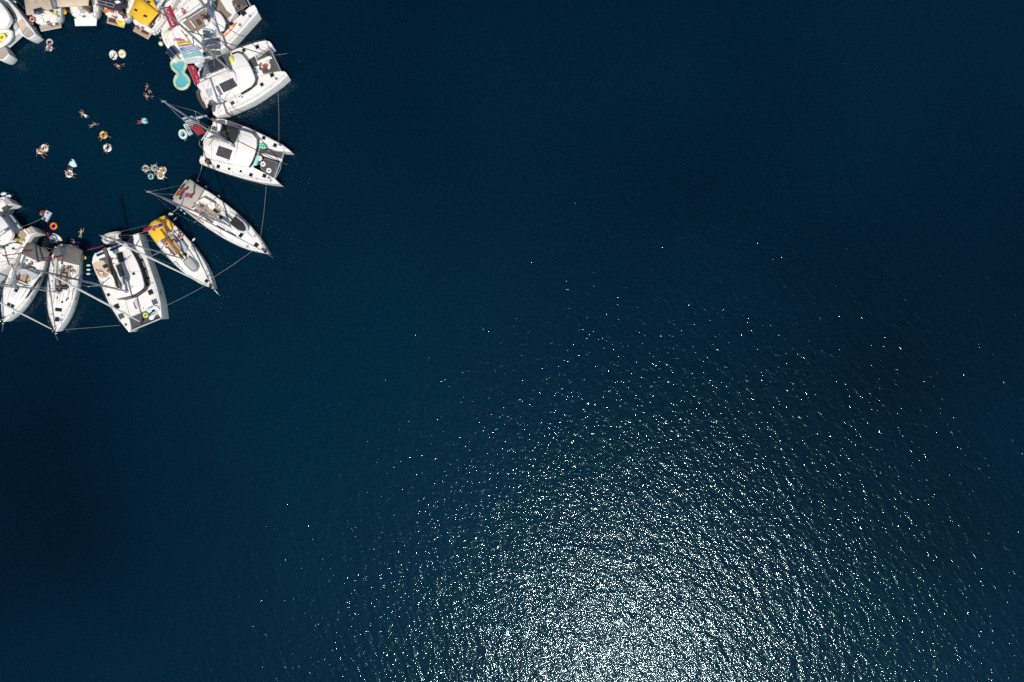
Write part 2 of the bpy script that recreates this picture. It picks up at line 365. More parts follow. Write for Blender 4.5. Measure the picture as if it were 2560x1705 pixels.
def wheel(t, c, z, ax, r=.42):
    ax = Vector((ax.x, ax.y, 0)); ay = Vector((-ax.y, ax.x, 0)); up = (Vector((0, 0, 1)) - ax * .25).normalized(); c = Vector((c[0], c[1], z)); mb = MB()
    n = 20; pts = [c + ay * math.cos(6.283 * i / n) * r + up * math.sin(6.283 * i / n) * r for i in range(n + 1)]
    mb.tube(pts, .02, 5)
    for i in range(5): mb.tube([c, pts[i * 4]], .012, 4)
    w = t.part('steering_wheel', mb, M['steel'], smooth=True); b = c + ax * .12
    t.part('pedestal', MB().tube([(b.x, b.y, z - .75), (b.x, b.y, z + .15)], [.12, .07], 8), M['gel'], w)
    return w
def anchor(t, c, z, ax):
    a = Vector((ax.x, ax.y, 0)); y = Vector((-ax.y, ax.x, 0)); c = Vector((c[0], c[1], z)); mb = MB()
    mb.tube([c - a * .5, c + a * .35 + Vector((0, 0, -.02))], .035, 6); mb.tube([c + a * .35 + y * .22 - Vector((0, 0, .12)), c + a * .42 - Vector((0, 0, .03)), c + a * .35 - y * .22 - Vector((0, 0, .12))], [.02, .05, .02], 5)
    return t.part('anchor', mb, M['steel'], smooth=True)

PROF = [(0, .84), (.06, .90), (.15, .955), (.28, .995), (.40, 1.0), (.52, .965), (.63, .88), (.73, .755), (.82, .58), (.90, .36), (.955, .17), (.985, .07), (1.0, .012)]
PROF_R = [(0, .52), (.012, .66), (.03, .77), (.06, .85), (.15, .945)] + PROF[3:]
def prof(u, pr=PROF):
    for (a, x), (b, y) in zip(pr, pr[1:]):
        if u <= b: return x + (y - x) * (u - a) / (b - a)
    return .012
class Mono(Thing):
    """cruising sailing yacht: stern and bow photo points at deck level, beam in metres"""
    def __init__(s, label, stern, bow, beam, group, name='sailing_yacht', z0=1.15, z1=1.5, cockpit=(.10, .36), roof=(.37, .76), rw=.56, rnd=False):
        st = Vector(W(*stern, z0)); bw = Vector(W(*bow, z1)); o = ((st.x + bw.x) / 2, (st.y + bw.y) / 2, 0)
        super().__init__(name, label, 'sailing yacht', o, group)
        s.a, d = V2(st), V2(bw) - V2(st); s.L = d.length; s.ax = d.normalized(); s.ay = Vector((-s.ax.y, s.ax.x)); s.B = beam; s.z0, s.z1 = z0, z1
        s.rz = math.atan2(s.ax.y, s.ax.x); s.cp = cockpit
        PR = PROF_R if rnd else PROF; hb = lambda u: beam / 2 * prof(u, PR)
        us = [p[0] for p in PR]; us = sorted(set(us + [.03, .21, .34, .46, .575, .68, .775, .86, .93]))
        def ring(zf, kv, rb, rs):
            o_ = []
            for sg in (1, -1):
                for u in (us if sg == 1 else reversed(us)):
                    o_.append(s.pt(u * s.L - rb * u ** 3 + rs * (1 - u) ** 4, sg * hb(u) * kv, zf(u)))
            return o_
        zd = s.zd
        lev = [(lambda u: -.85 * (1 - .4 * u), .12, 2.2, 1.5), (lambda u: -.40, .74, .7, .6), (lambda u: .04, .90, .18, .10), (lambda u: zd(u) * .55, .965, .08, .05), (lambda u: zd(u) - .07, 1.0, 0, 0), (lambda u: zd(u) - .02, .995, 0, 0)]
        mb = MB().loft([ring(*l) for l in lev], cap1=False, mis=[1, 1, 0, 0, 0, 0])
        s.part('hull', mb, [M['gel'], M['foul']], smooth=True, angle=55)
        # deck with an open cockpit well
        c0, c1 = cockpit; cu = [u for u in us if u < c0 - .01] + [c0] + [u for u in us if c0 + .012 < u < c1 - .012] + [c1] + [u for u in us if u > c1 + .012]
        cw = lambda u: beam * .27
        mb = MB(); sole = .55
        for i in range(len(cu) - 1):
            ua, ub = cu[i], cu[i + 1]; inw = ua >= c0 - 1e-6 and ub <= c1 + 1e-6
            A = [s.pt(ua * s.L, v, zd(ua) - .02 + c) for v, c in ((hb(ua) * .995, 0), (min(cw(ua), hb(ua) * .6), .03), (-min(cw(ua), hb(ua) * .6), .03), (-hb(ua) * .995, 0))]
            Bq = [s.pt(ub * s.L, v, zd(ub) - .02 + c) for v, c in ((hb(ub) * .995, 0), (min(cw(ub), hb(ub) * .6), .03), (-min(cw(ub), hb(ub) * .6), .03), (-hb(ub) * .995, 0))]
            for k in range(3):
                if k == 1 and inw: continue
                mb.add([A[k], Bq[k], Bq[k + 1], A[k + 1]], [(0, 1, 2, 3)])
        s.part('deck', mb, M['deck'])
        ring4 = [(c0, 1), (c1, 1), (c1, -1), (c0, -1)]
        well = MB().loft([[s.pt(u * s.L, g * cw(u), sole) for u, g in ring4], [s.pt(u * s.L, g * cw(u), zd(u) + .01) for u, g in ring4]], cap0=True, cap1=False)
        s.part('cockpit_well', well, M['gel'])
        s.part('cockpit_sole', MB().prism([s.p2(u * s.L, g * cw(u) * .45) for u, g in ring4], sole + .01, sole + .03), M['teakgrey'])
        for g in (1, -1):
            pl = [s.p2(c0 * s.L + .9, g * cw(0) * .99), s.p2(c1 * s.L - .05, g * cw(0) * .99), s.p2(c1 * s.L - .05, g * cw(0) * .48), s.p2(c0 * s.L + .9, g * cw(0) * .48)]
            b_ = s.part('cockpit_bench', MB().prism(pl, sole, sole + .42, .04), M['gel']); s.part('bench_slats', MB().prism(inset(ccw(pl), .06), sole + .42, sole + .435), M['teakgrey'], b_)
            wheel(s, s.p2(c0 * s.L + .55, g * .62), sole + .85, s.ax)
            pl = [s.p2(c0 * s.L + .3, g * cw(0)), s.p2(c1 * s.L + .1, g * cw(0)), s.p2(c1 * s.L + .1, g * (cw(0) + .2)), s.p2(c0 * s.L + .3, g * (cw(0) + .16))]
            s.part('coaming', MB().prism(pl, zd(c0) - .04, zd(c1) + .24, .06), M['gel'], smooth=True, angle=32)
            for du in (.05, .13): winch(s, s.p2((c1 - du) * s.L, g * (cw(0) + .10)), zd(c1) + .22)
        tb = s.p2((c0 * .35 + c1 * .65) * s.L, 0); s.part('cockpit_table', MB().box((tb[0], tb[1], sole + .55), (1.5, .62, .06), s.rz, .02).box((tb[0], tb[1], sole + .27), (1.0, .16, .5), s.rz), M['teak'])
        # coachroof
        r0, r1 = roof; m = 9; rings_lo, rings_hi = [], []
        pl = []
        for i in range(m + 1):
            u = r0 + (r1 - r0) * i / m; w = min(beam * .5 * rw * (1 - .55 * (i / m) ** 2.2), hb(u) * .72); pl.append((u * s.L, w))
        outline = [s.p2(u, w) for u, w in pl] + [s.p2(u, -w) for u, w in reversed(pl)]
        p = ccw(outline); zr = zd(.5)
        rr = [[(x, y, zr - .12) for x, y in p], [(x, y, zr + .22) for x, y in inset(p, .05)], [(x, y, zr + .34) for x, y in inset(p, .14)], [(x, y, zr + .38) for x, y in inset(p, .28)]]
        s.part('coachroof', MB().loft(rr), M['roof'], smooth=True, angle=60); s.zr = zr + .38; s.roofpl = pl
        for g in (1, -1):
            for a_, b_ in ((.08, .38), (.44, .74)):
                q = []
                for tt in (a_, (a_ + b_) / 2, b_):
                    i = tt * m; k = int(i); fr = i - k; u = pl[k][0] + (pl[min(k + 1, m)][0] - pl[k][0]) * fr; w = pl[k][1] + (pl[min(k + 1, m)][1] - pl[k][1]) * fr; q.append((u, w))
                mbw = MB(); lo = [s.pt(u, g * (w - .015), zr + .06) for u, w in q]; hi = [s.pt(u, g * (w - .125), zr + .315) for u, w in q]
                lo2 = [(x, y, z + .02) for x, y, z in [s.pt(u, g * (w + .005), zr + .05) for u, w in q]]; hi2 = [s.pt(u, g * (w - .105), zr + .335) for u, w in q]
                mbw.loft([[lo[0], lo2[0], hi2[0], hi[0]], [lo[1], lo2[1], hi2[1], hi[1]], [lo[2], lo2[2], hi2[2], hi[2]]]); s.part('window', mbw, M['glass'])
        # hull portlights, toe rail, rails
        for g in (1, -1):
            for ua, ub in ((.30, .40), (.50, .60)):
                mbw = MB(); q = []
                for u in (ua, ub):
                    for zz in (zd(u) * .62, zd(u) * .62 + .20): q.append(s.pt(u * s.L, g * (hb(u) * (.975 + .0) + .012), zz))
                q2 = [(x - s.ay.x * g * .05, y - s.ay.y * g * .05, z) for x, y, z in q]
                mbw.loft([[q[0], q[2], q[3], q[1]], [q2[0], q2[2], q2[3], q2[1]]]); s.part('portlight', mbw, M['glass'])
            s.part('toe_rail', MB().tube([s.pt(u * s.L, g * hb(u) * .985, zd(u) + .01) for u in us[:-1]], .028, 5), M['alu'], smooth=True)
            rails(s, [s.pt(u * s.L, g * hb(u) * .95, zd(u)) for u in (.04, .15, .3, .45, .6, .75, .88)], 0)
        s.part('pulpit', MB().tube([s.pt(.88 * s.L, hb(.88) * .95, zd(.9) + .62), s.pt(.97 * s.L, .12, zd(.97) + .66), s.pt(1.0 * s.L, 0, zd(1) + .66), s.pt(.97 * s.L, -.12, zd(.97) + .66), s.pt(.88 * s.L, -hb(.88) * .95, zd(.9) + .62)], .016, 5), M['steel'], smooth=True)
        anchor(s, s.p2(.985 * s.L, 0), zd(1) + .08, s.ax)
        rr = random.Random(int(abs(st.x) * 10))
        for g in (1, -1):
            for u in (.05, .47, .90):
                c = s.p2(u * s.L, g * hb(u) * .88); s.part('cleat', MB().box((c[0], c[1], zd(u) + .04), (.26, .05, .05), s.rz, .01), M['steel'])
            for k in range(2): s.part('control_line', MB().tube([s.pt((r0 + .01) * s.L, g * (.14 + .09 * k), s.zr + .015), s.pt((r0 + .20) * s.L, g * (.10 + .05 * k), s.zr + .015)], .014, 4), M['ropedk' if k else 'rope'])
            s.part('jib_track', MB().box((*s.p2(.53 * s.L, g * hb(.53) * .80), zd(.53) + .01), (1.6, .05, .04), s.rz), M['ropedk'])
            s.part('grab_rail', MB().tube([s.pt((r0 + .05) * s.L, g * beam * .15, s.zr), s.pt((r0 + .08) * s.L, g * beam * .15, s.zr + .08), s.pt((r0 + .22) * s.L, g * beam * .135, s.zr + .08), s.pt((r0 + .24) * s.L, g * beam * .133, s.zr)], .018, 5), M['steel'])
        for k in range(4):
            u = rr.choice((.06, .33, .80, .85)); v = rr.choice((-1, 1)) * hb(u) * rr.uniform(.35, .8); c = s.p2(u * s.L, v)
            s.part('rope_coil', MB().torus((c[0], c[1], zd(u) + .04), .15, .035, 12, 5).torus((c[0] + .02, c[1], zd(u) + .08), .11, .035, 12, 5), M[rr.choice(('rope', 'ropedk', 'blue', 'moor'))], smooth=True)
        c = s.p2(.94 * s.L, 0); s.part('windlass', MB().box((c[0], c[1], zd(.94) + .08), (.32, .22, .16), s.rz, .04), M['steel'])
    def zd(s, u): return s.z0 + (s.z1 - s.z0) * u ** 1.6
    def pt(s, u, v, z): q = s.a + s.ax * u + s.ay * v; return (q.x, q.y, z)
    def p2(s, u, v): q = s.a + s.ax * u + s.ay * v; return (q.x, q.y)
    def hat(s, u, v, size=.55, z=None, asp=1.0, roofed=False):
        hatch(s, s.p2(u * s.L, v), z if z is not None else (s.zr - .01 if roofed else s.zd(u) + .005), size, s.rz, asp=asp)
    def rig(s, um, h, boomlen, bag='sail', rake=.03, furl=True, fr=.10, fm='sail', r=.125, boom_rot=0.0, back=True, spr=1.2, rb=.24):
        B = Vector(s.pt(um * s.L, 0, s.zr)); T = B + Vector((-s.ax.x * h * rake, -s.ax.y * h * rake, h)); hbm = s.B / 2 * prof(um)
        mast(s, B, T, r, span=spr, ax=s.ax, chain=(s.pt(um * s.L - .3, -hbm * .93, s.zd(um)), s.pt(um * s.L - .3, hbm * .93, s.zd(um))))
        g = B + Vector((0, 0, 1.0)); d = Vector((-s.ax.x, -s.ax.y, 0)); d.rotate(Matrix.Rotation(boom_rot, 3, 'Z'))
        boom(s, g + d * boomlen + Vector((0, 0, .15)), g + d * .12, bag, rb=rb)
        if furl: furled(s, s.pt(.985 * s.L, 0, s.zd(1) + .15), B.lerp(T, .95), fr, fm)
        else: stay(s, s.pt(.985 * s.L, 0, s.zd(1) + .1), B.lerp(T, .95))
        if back:
            k = T + Vector((-s.ax.x * s.L * .2, -s.ax.y * s.L * .2, -8)); stay(s, T, s.pt(.6, s.B * .38, s.zd(0))); stay(s, T, s.pt(.6, -s.B * .38, s.zd(0)))
        return B, T
    def platform(s, length=.9, width=None, m_='teakgrey', z=.45):
        w = (width or s.B * .72) / 2; pl = [s.p2(.02, w), s.p2(-length, w * .94), s.p2(-length, -w * .94), s.p2(.02, -w)]
        f = s.part('swim_platform', MB().prism(pl, z - .08, z, .02), M['gel'])
        if m_ != 'gel': s.part('platform_teak', MB().prism(inset(ccw(pl), .05), z - .01, z + .012), M[m_], f)
        return f

def ladder(t, c, d, z):
    d = Vector((d[0], d[1], 0)).normalized(); y = Vector((-d.y, d.x, 0)); c = Vector((c[0], c[1], z)); mb = MB()
    for g in (-1, 1): mb.tube([c + y * g * .18, c + y * g * .18 + d * .35, c + y * g * .18 + d * .45 + Vector((0, 0, -.9))], .014, 5)
    for k in range(3): mb.tube([c - y * .18 + d * (.37 + .03 * k) - Vector((0, 0, .12 + .25 * k)), c + y * .18 + d * (.37 + .03 * k) - Vector((0, 0, .12 + .25 * k))], .014, 5)
    return t.part('boarding_ladder', mb, M['steel'])

class Cat(Thing):
    """cruising catamaran traced in plan: k is the photo crop map, stern and bow photo points give the heading"""
    def __init__(s, label, k, stern, bow, group, zd=1.85, name='catamaran'):
        a, b = Vector(W(*k(*stern), zd)), Vector(W(*k(*bow), zd)); super().__init__(name, label, 'catamaran', ((a.x + b.x) / 2, (a.y + b.y) / 2, 0), group)
        s.k, s.zd = k, zd; s.ax = (V2(b) - V2(a)).normalized(); s.ay = Vector((-s.ax.y, s.ax.x)); s.rz = math.atan2(s.ax.y, s.ax.x)
    def P(s, pts, z): return P(s.k, pts, z)
    def w(s, x, y, z): return W(*s.k(x, y), z)
    def hull(s, pts, a, b): return hull(s, s.P(pts, s.zd), s.zd, s.P([a], s.zd)[0], s.P([b], s.zd)[0])
    def bridge(s, pts, z=None):
        z = z or s.zd - .035; s.part('bridge_deck', MB().prism(s.P(pts, z), .85, z, .05), M['gel']); s.part('bridge_nonskid', MB().prism(inset(ccw(s.P(pts, z)), .10), z - .01, z + .012), M['deck'])
    def roof(s, pts, z0=None, z1=3.1, m_='roof', name='coachroof', rnd=1, over=.12, lab=None):
        z0 = z0 or s.zd - .02; p = ccw(smooth_poly(s.P(pts, z1), rnd)); q = inset(p, -over)
        r = [[(x, y, z0) for x, y in q], [(x, y, z1 - .16) for x, y in inset(p, -over * .25)], [(x, y, z1 - .05) for x, y in inset(p, .05)], [(x, y, z1) for x, y in inset(p, .18)]]
        return s.part(name, MB().loft(r), M[m_], None, lab, smooth=True, angle=60)
    def glassband(s, path, z0, z1, out, m_='glass', thick=.05):
        """sloping window band: path at its top edge, bottom pushed outward from the cabin (left of the path direction when out>0)"""
        pts = [V2(W(*s.k(x, y), z1)) for x, y in path]; ro = []
        for i, p in enumerate(pts):
            d = (pts[min(i + 1, len(pts) - 1)] - pts[max(i - 1, 0)]).normalized(); n = Vector((-d.y, d.x)) * (1 if out > 0 else -1); e = min(1, .25 + min(i, len(pts) - 1 - i) * .75)
            lo = p + n * abs(out) * e; ro.append([(p.x, p.y, z1), (lo.x, lo.y, z0), (lo.x + n.x * thick, lo.y + n.y * thick, z0), (p.x + n.x * thick, p.y + n.y * thick, z1 + .01)])
        s.part('window_band', MB().loft(ro), M[m_], smooth=True, angle=30)
    def flat(s, name, pts, z, m_, th=.03, bev=.01, rnd=0, lab=None): return slab(s, name, s.P(pts, z), z - th, z, m_, bev, lab, rnd=rnd)
    def clutter(s, pts, z, seed=1):
        rr = random.Random(seed)
        for x, y in pts:
            c = s.w(x, y, z)
            if rr.random() < .6: s.part('rope_coil', MB().torus((c[0], c[1], z + .04), .16, .035, 12, 5).torus((c[0] + .02, c[1], z + .08), .11, .035, 12, 5), M[rr.choice(('rope', 'ropedk', 'blue', 'moor'))], smooth=True)
            else: s.part('cleat', MB().box((c[0], c[1], z + .04), (.28, .05, .06), s.rz, .01), M['steel'])
    def seams(s, z, lines, r=.014):
        for l in lines: s.part('deck_seam', MB().tube([s.w(x, y, z) for x, y in l], r, 4), M['seam'])
    def hat(s, x, y, size, z=None, asp=1.0, g='hatch', rot=0.0):
        z = z or s.zd + .012; hatch(s, W(*s.k(x, y), z)[:2], z, size, s.rz + rot, g, asp)
    def sol(s, pts, z, cols=2, rows=0, line=True): solar(s, s.P(pts, z), z, cols, rows, line=line)
    def net(s, pts, z=None):
        z = z or s.zd - .2; p = ccw(s.P(pts, z)); n = s.part('trampoline', MB().prism(p, z - .02, z, 0), M['net'])
        mb = MB(); q = [(x, y, z + .01) for x, y in p]; mb.tube(q + q[:1], .02, 4); s.part('trampoline_edge', mb, M['rope'], n)
    def beam(s, a, b, z=None, r=.13):
        z = z or s.zd - .05; c = s.part('crossbeam', MB().tube([s.w(*a, z), s.w(*b, z)], r, 10), M['alu'], smooth=True); return c
    def canopy(s, pts, z, m_, zdeck=3.1, **kw): return canopy(s, s.P(pts, z), z, m_, zdeck, **kw)
    def rig(s, base, top, zb, zt, r=.19, boom_=None, bag='sail', zboom=5.2, span=1.5, chain=None, fore=None, fore_at=.8, furl=None, fz=None, spr=(.33, .62), rb=.27, fm='sail'):
        B, T = Vector(s.w(*base, zb)), Vector(W(*top, zt))
        mast(s, B, T, r, spr, span, s.ax, chain=[s.w(*c, s.zd) for c in chain] if chain else None)
        if boom_: boom(s, s.w(*boom_[0], zboom), s.w(*boom_[1], zboom), bag, rb=rb)
        if fore: stay(s, s.w(*fore, fz or s.zd), B.lerp(T, fore_at), .055, 'ropedk', 'forestay')
        if furl: furled(s, s.w(*furl, fz or s.zd), B.lerp(T, fore_at), .13, fm)
        return B, T

def rib(label, k, pts_axis, L_w, z, tube_m, floor_m, engine=True, name='dinghy', cover=None, r=.22, group=None):
    """rigid inflatable: axis stern->bow in photo points, width in metres"""
    a, b = V2(W(*k(*pts_axis[0]), z)), V2(W(*k(*pts_axis[1]), z)); ax = (b - a); L = ax.length; ax.normalize(); ay = Vector((-ax.y, ax.x)); w = L_w / 2 - r
    t = Thing(name, label, 'dinghy', ((a.x + b.x) / 2, (a.y + b.y) / 2, z - r), group)
    def q(u, v, zz): p = a + ax * u + ay * v; return (p.x, p.y, zz)
    path = [q(0, w, z)] + [q(L * s_, w, z + .02) for s_ in (.2, .4, .55)] + [q(L * .72, w * .86, z + .06), q(L * .86, w * .55, z + .12), q(L * .93, 0, z + .15), q(L * .86, -w * .55, z + .12), q(L * .72, -w * .86, z + .06)] + [q(L * s_, -w, z + .02) for s_ in (.55, .4, .2)] + [q(0, -w, z)]
    t.part('tube', MB().tube(path, [r * .55] + [r] * 11 + [r * .55], 10), M[tube_m], smooth=True)
    pl = [q(.15, w, 0)[:2], q(L * .6, w, 0)[:2], q(L * .85, w * .5, 0)[:2], q(L * .9, 0, 0)[:2], q(L * .85, -w * .5, 0)[:2], q(L * .6, -w, 0)[:2], q(.15, -w, 0)[:2]]
    t.part('floor', MB().prism(pl, z - r, z - r * .35), M[floor_m])
    c = q(L * .42, 0, 0); t.part('thwart', MB().box((c[0], c[1], z + .05), (.3, w * 1.9, .05), math.atan2(ax.y, ax.x), .01), M['rubberwt' if floor_m != 'rubberwt' else 'rubber'])
    if cover: t.part('cover', MB().canopy([q(.1, w * 1.1, 0)[:2], q(L * .55, w * 1.1, 0)[:2], q(L * .84, w * .6, 0)[:2], q(L * .9, 0, 0)[:2], q(L * .84, -w * .6, 0)[:2], q(L * .55, -w * 1.1, 0)[:2], q(.1, -w * 1.1, 0)[:2]], z + r + .06, .15, .1), M[cover], smooth=True)
    if engine:
        e = q(-.08, 0, 0); t.part('outboard_motor', MB().box((e[0], e[1], z + .35), (.42, .30, .4), math.atan2(ax.y, ax.x), .08).tube([(e[0], e[1], z - .4), (e[0], e[1], z + .2)], .06, 6), M['engine'], smooth=True)
    return t
# ------------------------------------------------------------------ the fleet rafted up in a ring
G = 'yachts rafted up in a ring, sterns inward'
# --- catamaran at the right of the ring, pool float and dark dinghy at its stern
c = Cat('white catamaran with black flybridge canopy and red banner at its stern', k4, (720, 1010), (1960, 430), G)
c.hull([(2085, 705), (2060, 662), (2030, 640), (1960, 636), (1850, 655), (1690, 690), (1420, 800), (1100, 1010), (850, 1180), (838, 1270), (868, 1345), (905, 1388), (1100, 1312), (1300, 1232), (1500, 1140), (1660, 1040), (1820, 925), (1960, 820)], (880, 1300), (2060, 675))
c.hull([(1835, 215), (1815, 180), (1785, 150), (1720, 135), (1620, 150), (1460, 200), (1250, 270), (1010, 385), (760, 510), (640, 600), (600, 690), (640, 780), (800, 720), (1100, 570), (1400, 430), (1560, 370), (1760, 250), (1815, 235)], (640, 690), (1815, 205))
c.bridge([(600, 880), (640, 690), (1100, 480), (1450, 370), (1560, 385), (1600, 520), (1690, 690), (1560, 790), (1100, 1060), (880, 1160)])
c.roof([(1120, 400), (1250, 330), (1330, 352), (1420, 462), (1495, 600), (1552, 745), (1535, 825), (1450, 905), (1310, 985), (1000, 1105), (905, 900), (1010, 640), (1080, 520)], z1=3.15)
c.glassband([(1160, 352), (1250, 328), (1335, 350), (1425, 462), (1500, 600), (1556, 742), (1540, 828), (1450, 908), (1315, 1000)], 2.5, 3.0, .12)
c.roof([(605, 872), (655, 790), (830, 700), (1090, 590), (1210, 640), (1245, 780), (1010, 1112), (858, 1128)], z0=2.95, z1=3.75, name='cockpit_hardtop', over=.04)
c.canopy([(765, 480), (880, 425), (1005, 385), (1060, 480), (1100, 575), (950, 625), (815, 668)], 4.9, 'navy', 3.6, label='black flybridge canopy')
c.flat('hardtop_wing', [(640, 640), (735, 552), (822, 662), (648, 742)], 3.9, 'shade', .06)
c.sol([(718, 638), (775, 605), (806, 662), (742, 695)], 3.92, 4, 3)
c.flat('sunroof_panel', [(960, 850), (1190, 746), (1252, 888), (1040, 992)], 3.80, 'panel', .03)
c.sol([(903, 892), (950, 870), (1032, 1020), (985, 1042)], 3.78, 6, 3)
c.flat('side_opening_shadow', [(1040, 1112), (1230, 1045), (1224, 1082), (1070, 1146)], 1.95, 'dark', .03)  # black slab painted for the shadow inside the cockpit side
c.flat('foredeck_cushion', [(1432, 462), (1540, 392), (1602, 540), (1512, 582)], 2.0, 'cushion', .16, .05)
c.hat(1556, 640, .62, g='hatch', asp=1.3); c.flat('teal_skylight', [(1532, 622), (1572, 606), (1590, 654), (1548, 670)], 2.0, 'teal', .03)
for x, y, s_ in ((1590, 245, .56), (1372, 300, .5), (1832, 705, .58), (1665, 860, .5), (1506, 940, .34), (1340, 1055, .34), (1188, 1160, .52)): c.hat(x, y, s_)
c.net([(1620, 522), (1830, 422), (1942, 632), (1690, 684)]); c.net([(1585, 440), (1762, 298), (1812, 390), (1590, 488)])
c.beam((1768, 215), (1972, 640)); c.part('bowsprit_beam', MB().tube([c.w(1550, 520, 1.8), c.w(1822, 402, 1.8)], .16, 8, flat=1.6), M['gel'], smooth=True)
c.flat('boarding_step', [(845, 1180), (1060, 1150), (1090, 1230), (890, 1330)], 1.0, 'deck', .3, .03)
c.flat('transom_bench', [(600, 880), (680, 860), (860, 1120), (845, 1170)], 2.3, 'gel', .5, .06)
for q in (((1672, 992), (1790, 930)), ((1440, 1128), (1500, 1098)), ((1240, 1225), (1330, 1185))):
    A, B = Vector(c.w(*q[0], 1.3)), Vector(c.w(*q[1], 1.3)); n = Vector((-(B - A).y, (B - A).x, 0)).normalized() * -.10
    c.part('hull_window', MB().loft([[A + n, A + n + Vector((0, 0, .22)), A - n + Vector((0, 0, .22)), A - n], [B + n, B + n + Vector((0, 0, .22)), B - n + Vector((0, 0, .22)), B - n]]), M['glass'])
rails(c, [c.w(*q, 1.86) for q in ((2030, 735), (1815, 915), (1500, 1130), (1120, 1295))], 0); rails(c, [c.w(*q, 1.86) for q in ((1740, 150), (1480, 205), (1250, 285), (1030, 390))], 0)
MAST1 = c.rig((1190, 672), (404, 19), 3.15, 21.8, .165, ((655, 808), (1112, 600)), 'sail', 5.4, chain=((1300, 1150), (1080, 400)), fore=(1822, 402), fore_at=.70)
for x, y in ((1300, 1060), (1180, 480), (1120, 640)): winch(c, c.w(x, y, 3.1)[:2], 3.12)
c.seams(3.16, [[(1200, 615), (1330, 560), (1470, 545)], [(1215, 690), (1300, 760), (1400, 850)]]); c.seams(3.77, [[(690, 850), (870, 1120)], [(880, 770), (1010, 1100)], [(1060, 700), (1100, 760)]], .02); c.seams(1.875, [[(1560, 750), (1930, 640)], [(1280, 1110), (1320, 1200)], [(1580, 170), (1700, 260), (1760, 240)]], .018)
c.flat('hardtop_shadow_patch', [(735, 945), (840, 910), (858, 1020), (800, 1080)], 3.775, 'greyblue', .02)  # thin grey sheet paints a shadow onto the white hardtop
c.clutter([(1900, 760), (1750, 180), (1450, 1000), (1250, 1150), (1000, 1290), (1640, 600), (1150, 330)], 1.87, 3)
# --- catamaran below it
c = Cat('white catamaran with black helm canopy, palm float and two white rings on its bow net', k5, (800, 790), (2100, 1230), G)
c.hull([(2207, 972), (2160, 930), (2050, 850), (1800, 720), (1500, 580), (1300, 510), (1100, 440), (965, 428), (920, 500), (930, 560), (1100, 600), (1400, 700), (1650, 830), (1800, 905), (1960, 955), (2100, 972)], (940, 490), (2200, 968))
c.hull([(2027, 1502), (1900, 1496), (1700, 1470), (1400, 1400), (1100, 1310), (900, 1240), (715, 1165), (703, 1110), (740, 1040), (900, 1080), (1200, 1160), (1560, 1215), (1760, 1310), (1940, 1412)], (715, 1105), (2020, 1494))
c.bridge([(870, 620), (960, 560), (1300, 620), (1650, 800), (1650, 880), (1570, 1195), (1200, 1190), (770, 1060), (770, 800)])
c.roof([(1340, 600), (1590, 682), (1640, 752), (1640, 880), (1608, 1010), (1550, 1150), (1505, 1215), (1200, 1160), (915, 1105), (880, 900), (1010, 700)], z1=3.1)
c.glassband([(1400, 612), (1600, 680), (1655, 758), (1650, 880), (1618, 1010), (1558, 1155), (1512, 1225)], 2.5, 2.95, .06, thick=.03)
c.glassband([(1220, 525), (1380, 575)], 2.0, 2.3, .1)
c.roof([(795, 765), (1000, 720), (1340, 700), (1290, 1010), (1200, 1120), (915, 1105), (810, 1055), (768, 920)], z0=2.9, z1=3.7, name='cockpit_hardtop', over=.04)
c.canopy([(1080, 512), (1215, 548), (1342, 592), (1325, 705), (1262, 850), (1140, 770), (1022, 682)], 4.8, 'black', 3.5, label='black helm canopy')
c.flat('helm_roof', [(905, 548), (950, 502), (1076, 522), (1022, 664), (890, 612)], 4.2, 'roof', .12, .05, 1)
c.sol([(922, 550), (1010, 582), (985, 642), (905, 612)], 4.23, 3, 2)
c.flat('sunroof_panel', [(1025, 876), (1250, 951), (1200, 1110), (975, 1030)], 3.75, 'panel', .03)
c.flat('foredeck_cushion', [(1655, 895), (1800, 925), (1745, 1045), (1700, 1190), (1575, 1188), (1640, 985)], 1.93, 'cushion', .14, .05)
c.net([(1812, 952), (2062, 972), (2022, 1100), (1782, 1012)]); c.net([(1772, 1080), (1992, 1150), (1922, 1372), (1765, 1292), (1705, 1240)])
c.beam((2098, 965), (1932, 1412)); c.part('bowsprit_beam', MB().tube([c.w(1735, 1010, 1.8), c.w(2060, 1118, 1.8)], .15, 8, flat=1.5), M['gel'], smooth=True)
for x, y, s_ in ((1762, 750, .5), (1946, 872, .52), (1020, 1216, .5), (1195, 1256, .34), (1386, 1296, .34), (1552, 1355, .5), (1772, 1370, .54)): c.hat(x, y, s_)
for x, y in ((2030, 862), (1846, 1402)): c.hat(x, y, .42, asp=.7, g='hframe')
c.flat('side_cockpit', [(810, 1080), (880, 1090), (915, 1180), (880, 1190), (800, 1150)], 1.94, 'dark', .05)
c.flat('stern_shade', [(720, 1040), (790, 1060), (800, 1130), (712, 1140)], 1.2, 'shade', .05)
rails(c, [c.w(*q, 1.86) for q in ((2130, 930), (1800, 732), (1500, 592), (1120, 455))], 0); rails(c, [c.w(*q, 1.86) for q in ((1900, 1480), (1400, 1388), (1100, 1300), (740, 1165))], 0)
MAST2 = c.rig((1312, 918), (410, 254), 3.1, 21.8, .165, ((790, 752), (1255, 862)), 'sail', 5.2, chain=((1280, 1340), (1420, 560)), fore=(2030, 1140), fore_at=.78)
c.seams(3.72, [[(800, 780), (760, 930), (910, 1105)], [(905, 780), (910, 1100)]], .018); c.seams(3.11, [[(1365, 885), (1320, 1060)], [(1400, 680), (1560, 740)]], .018); c.seams(1.875, [[(1610, 620), (1780, 880)], [(930, 1200), (960, 1270)], [(1700, 1230), (1930, 1400)]], .018)
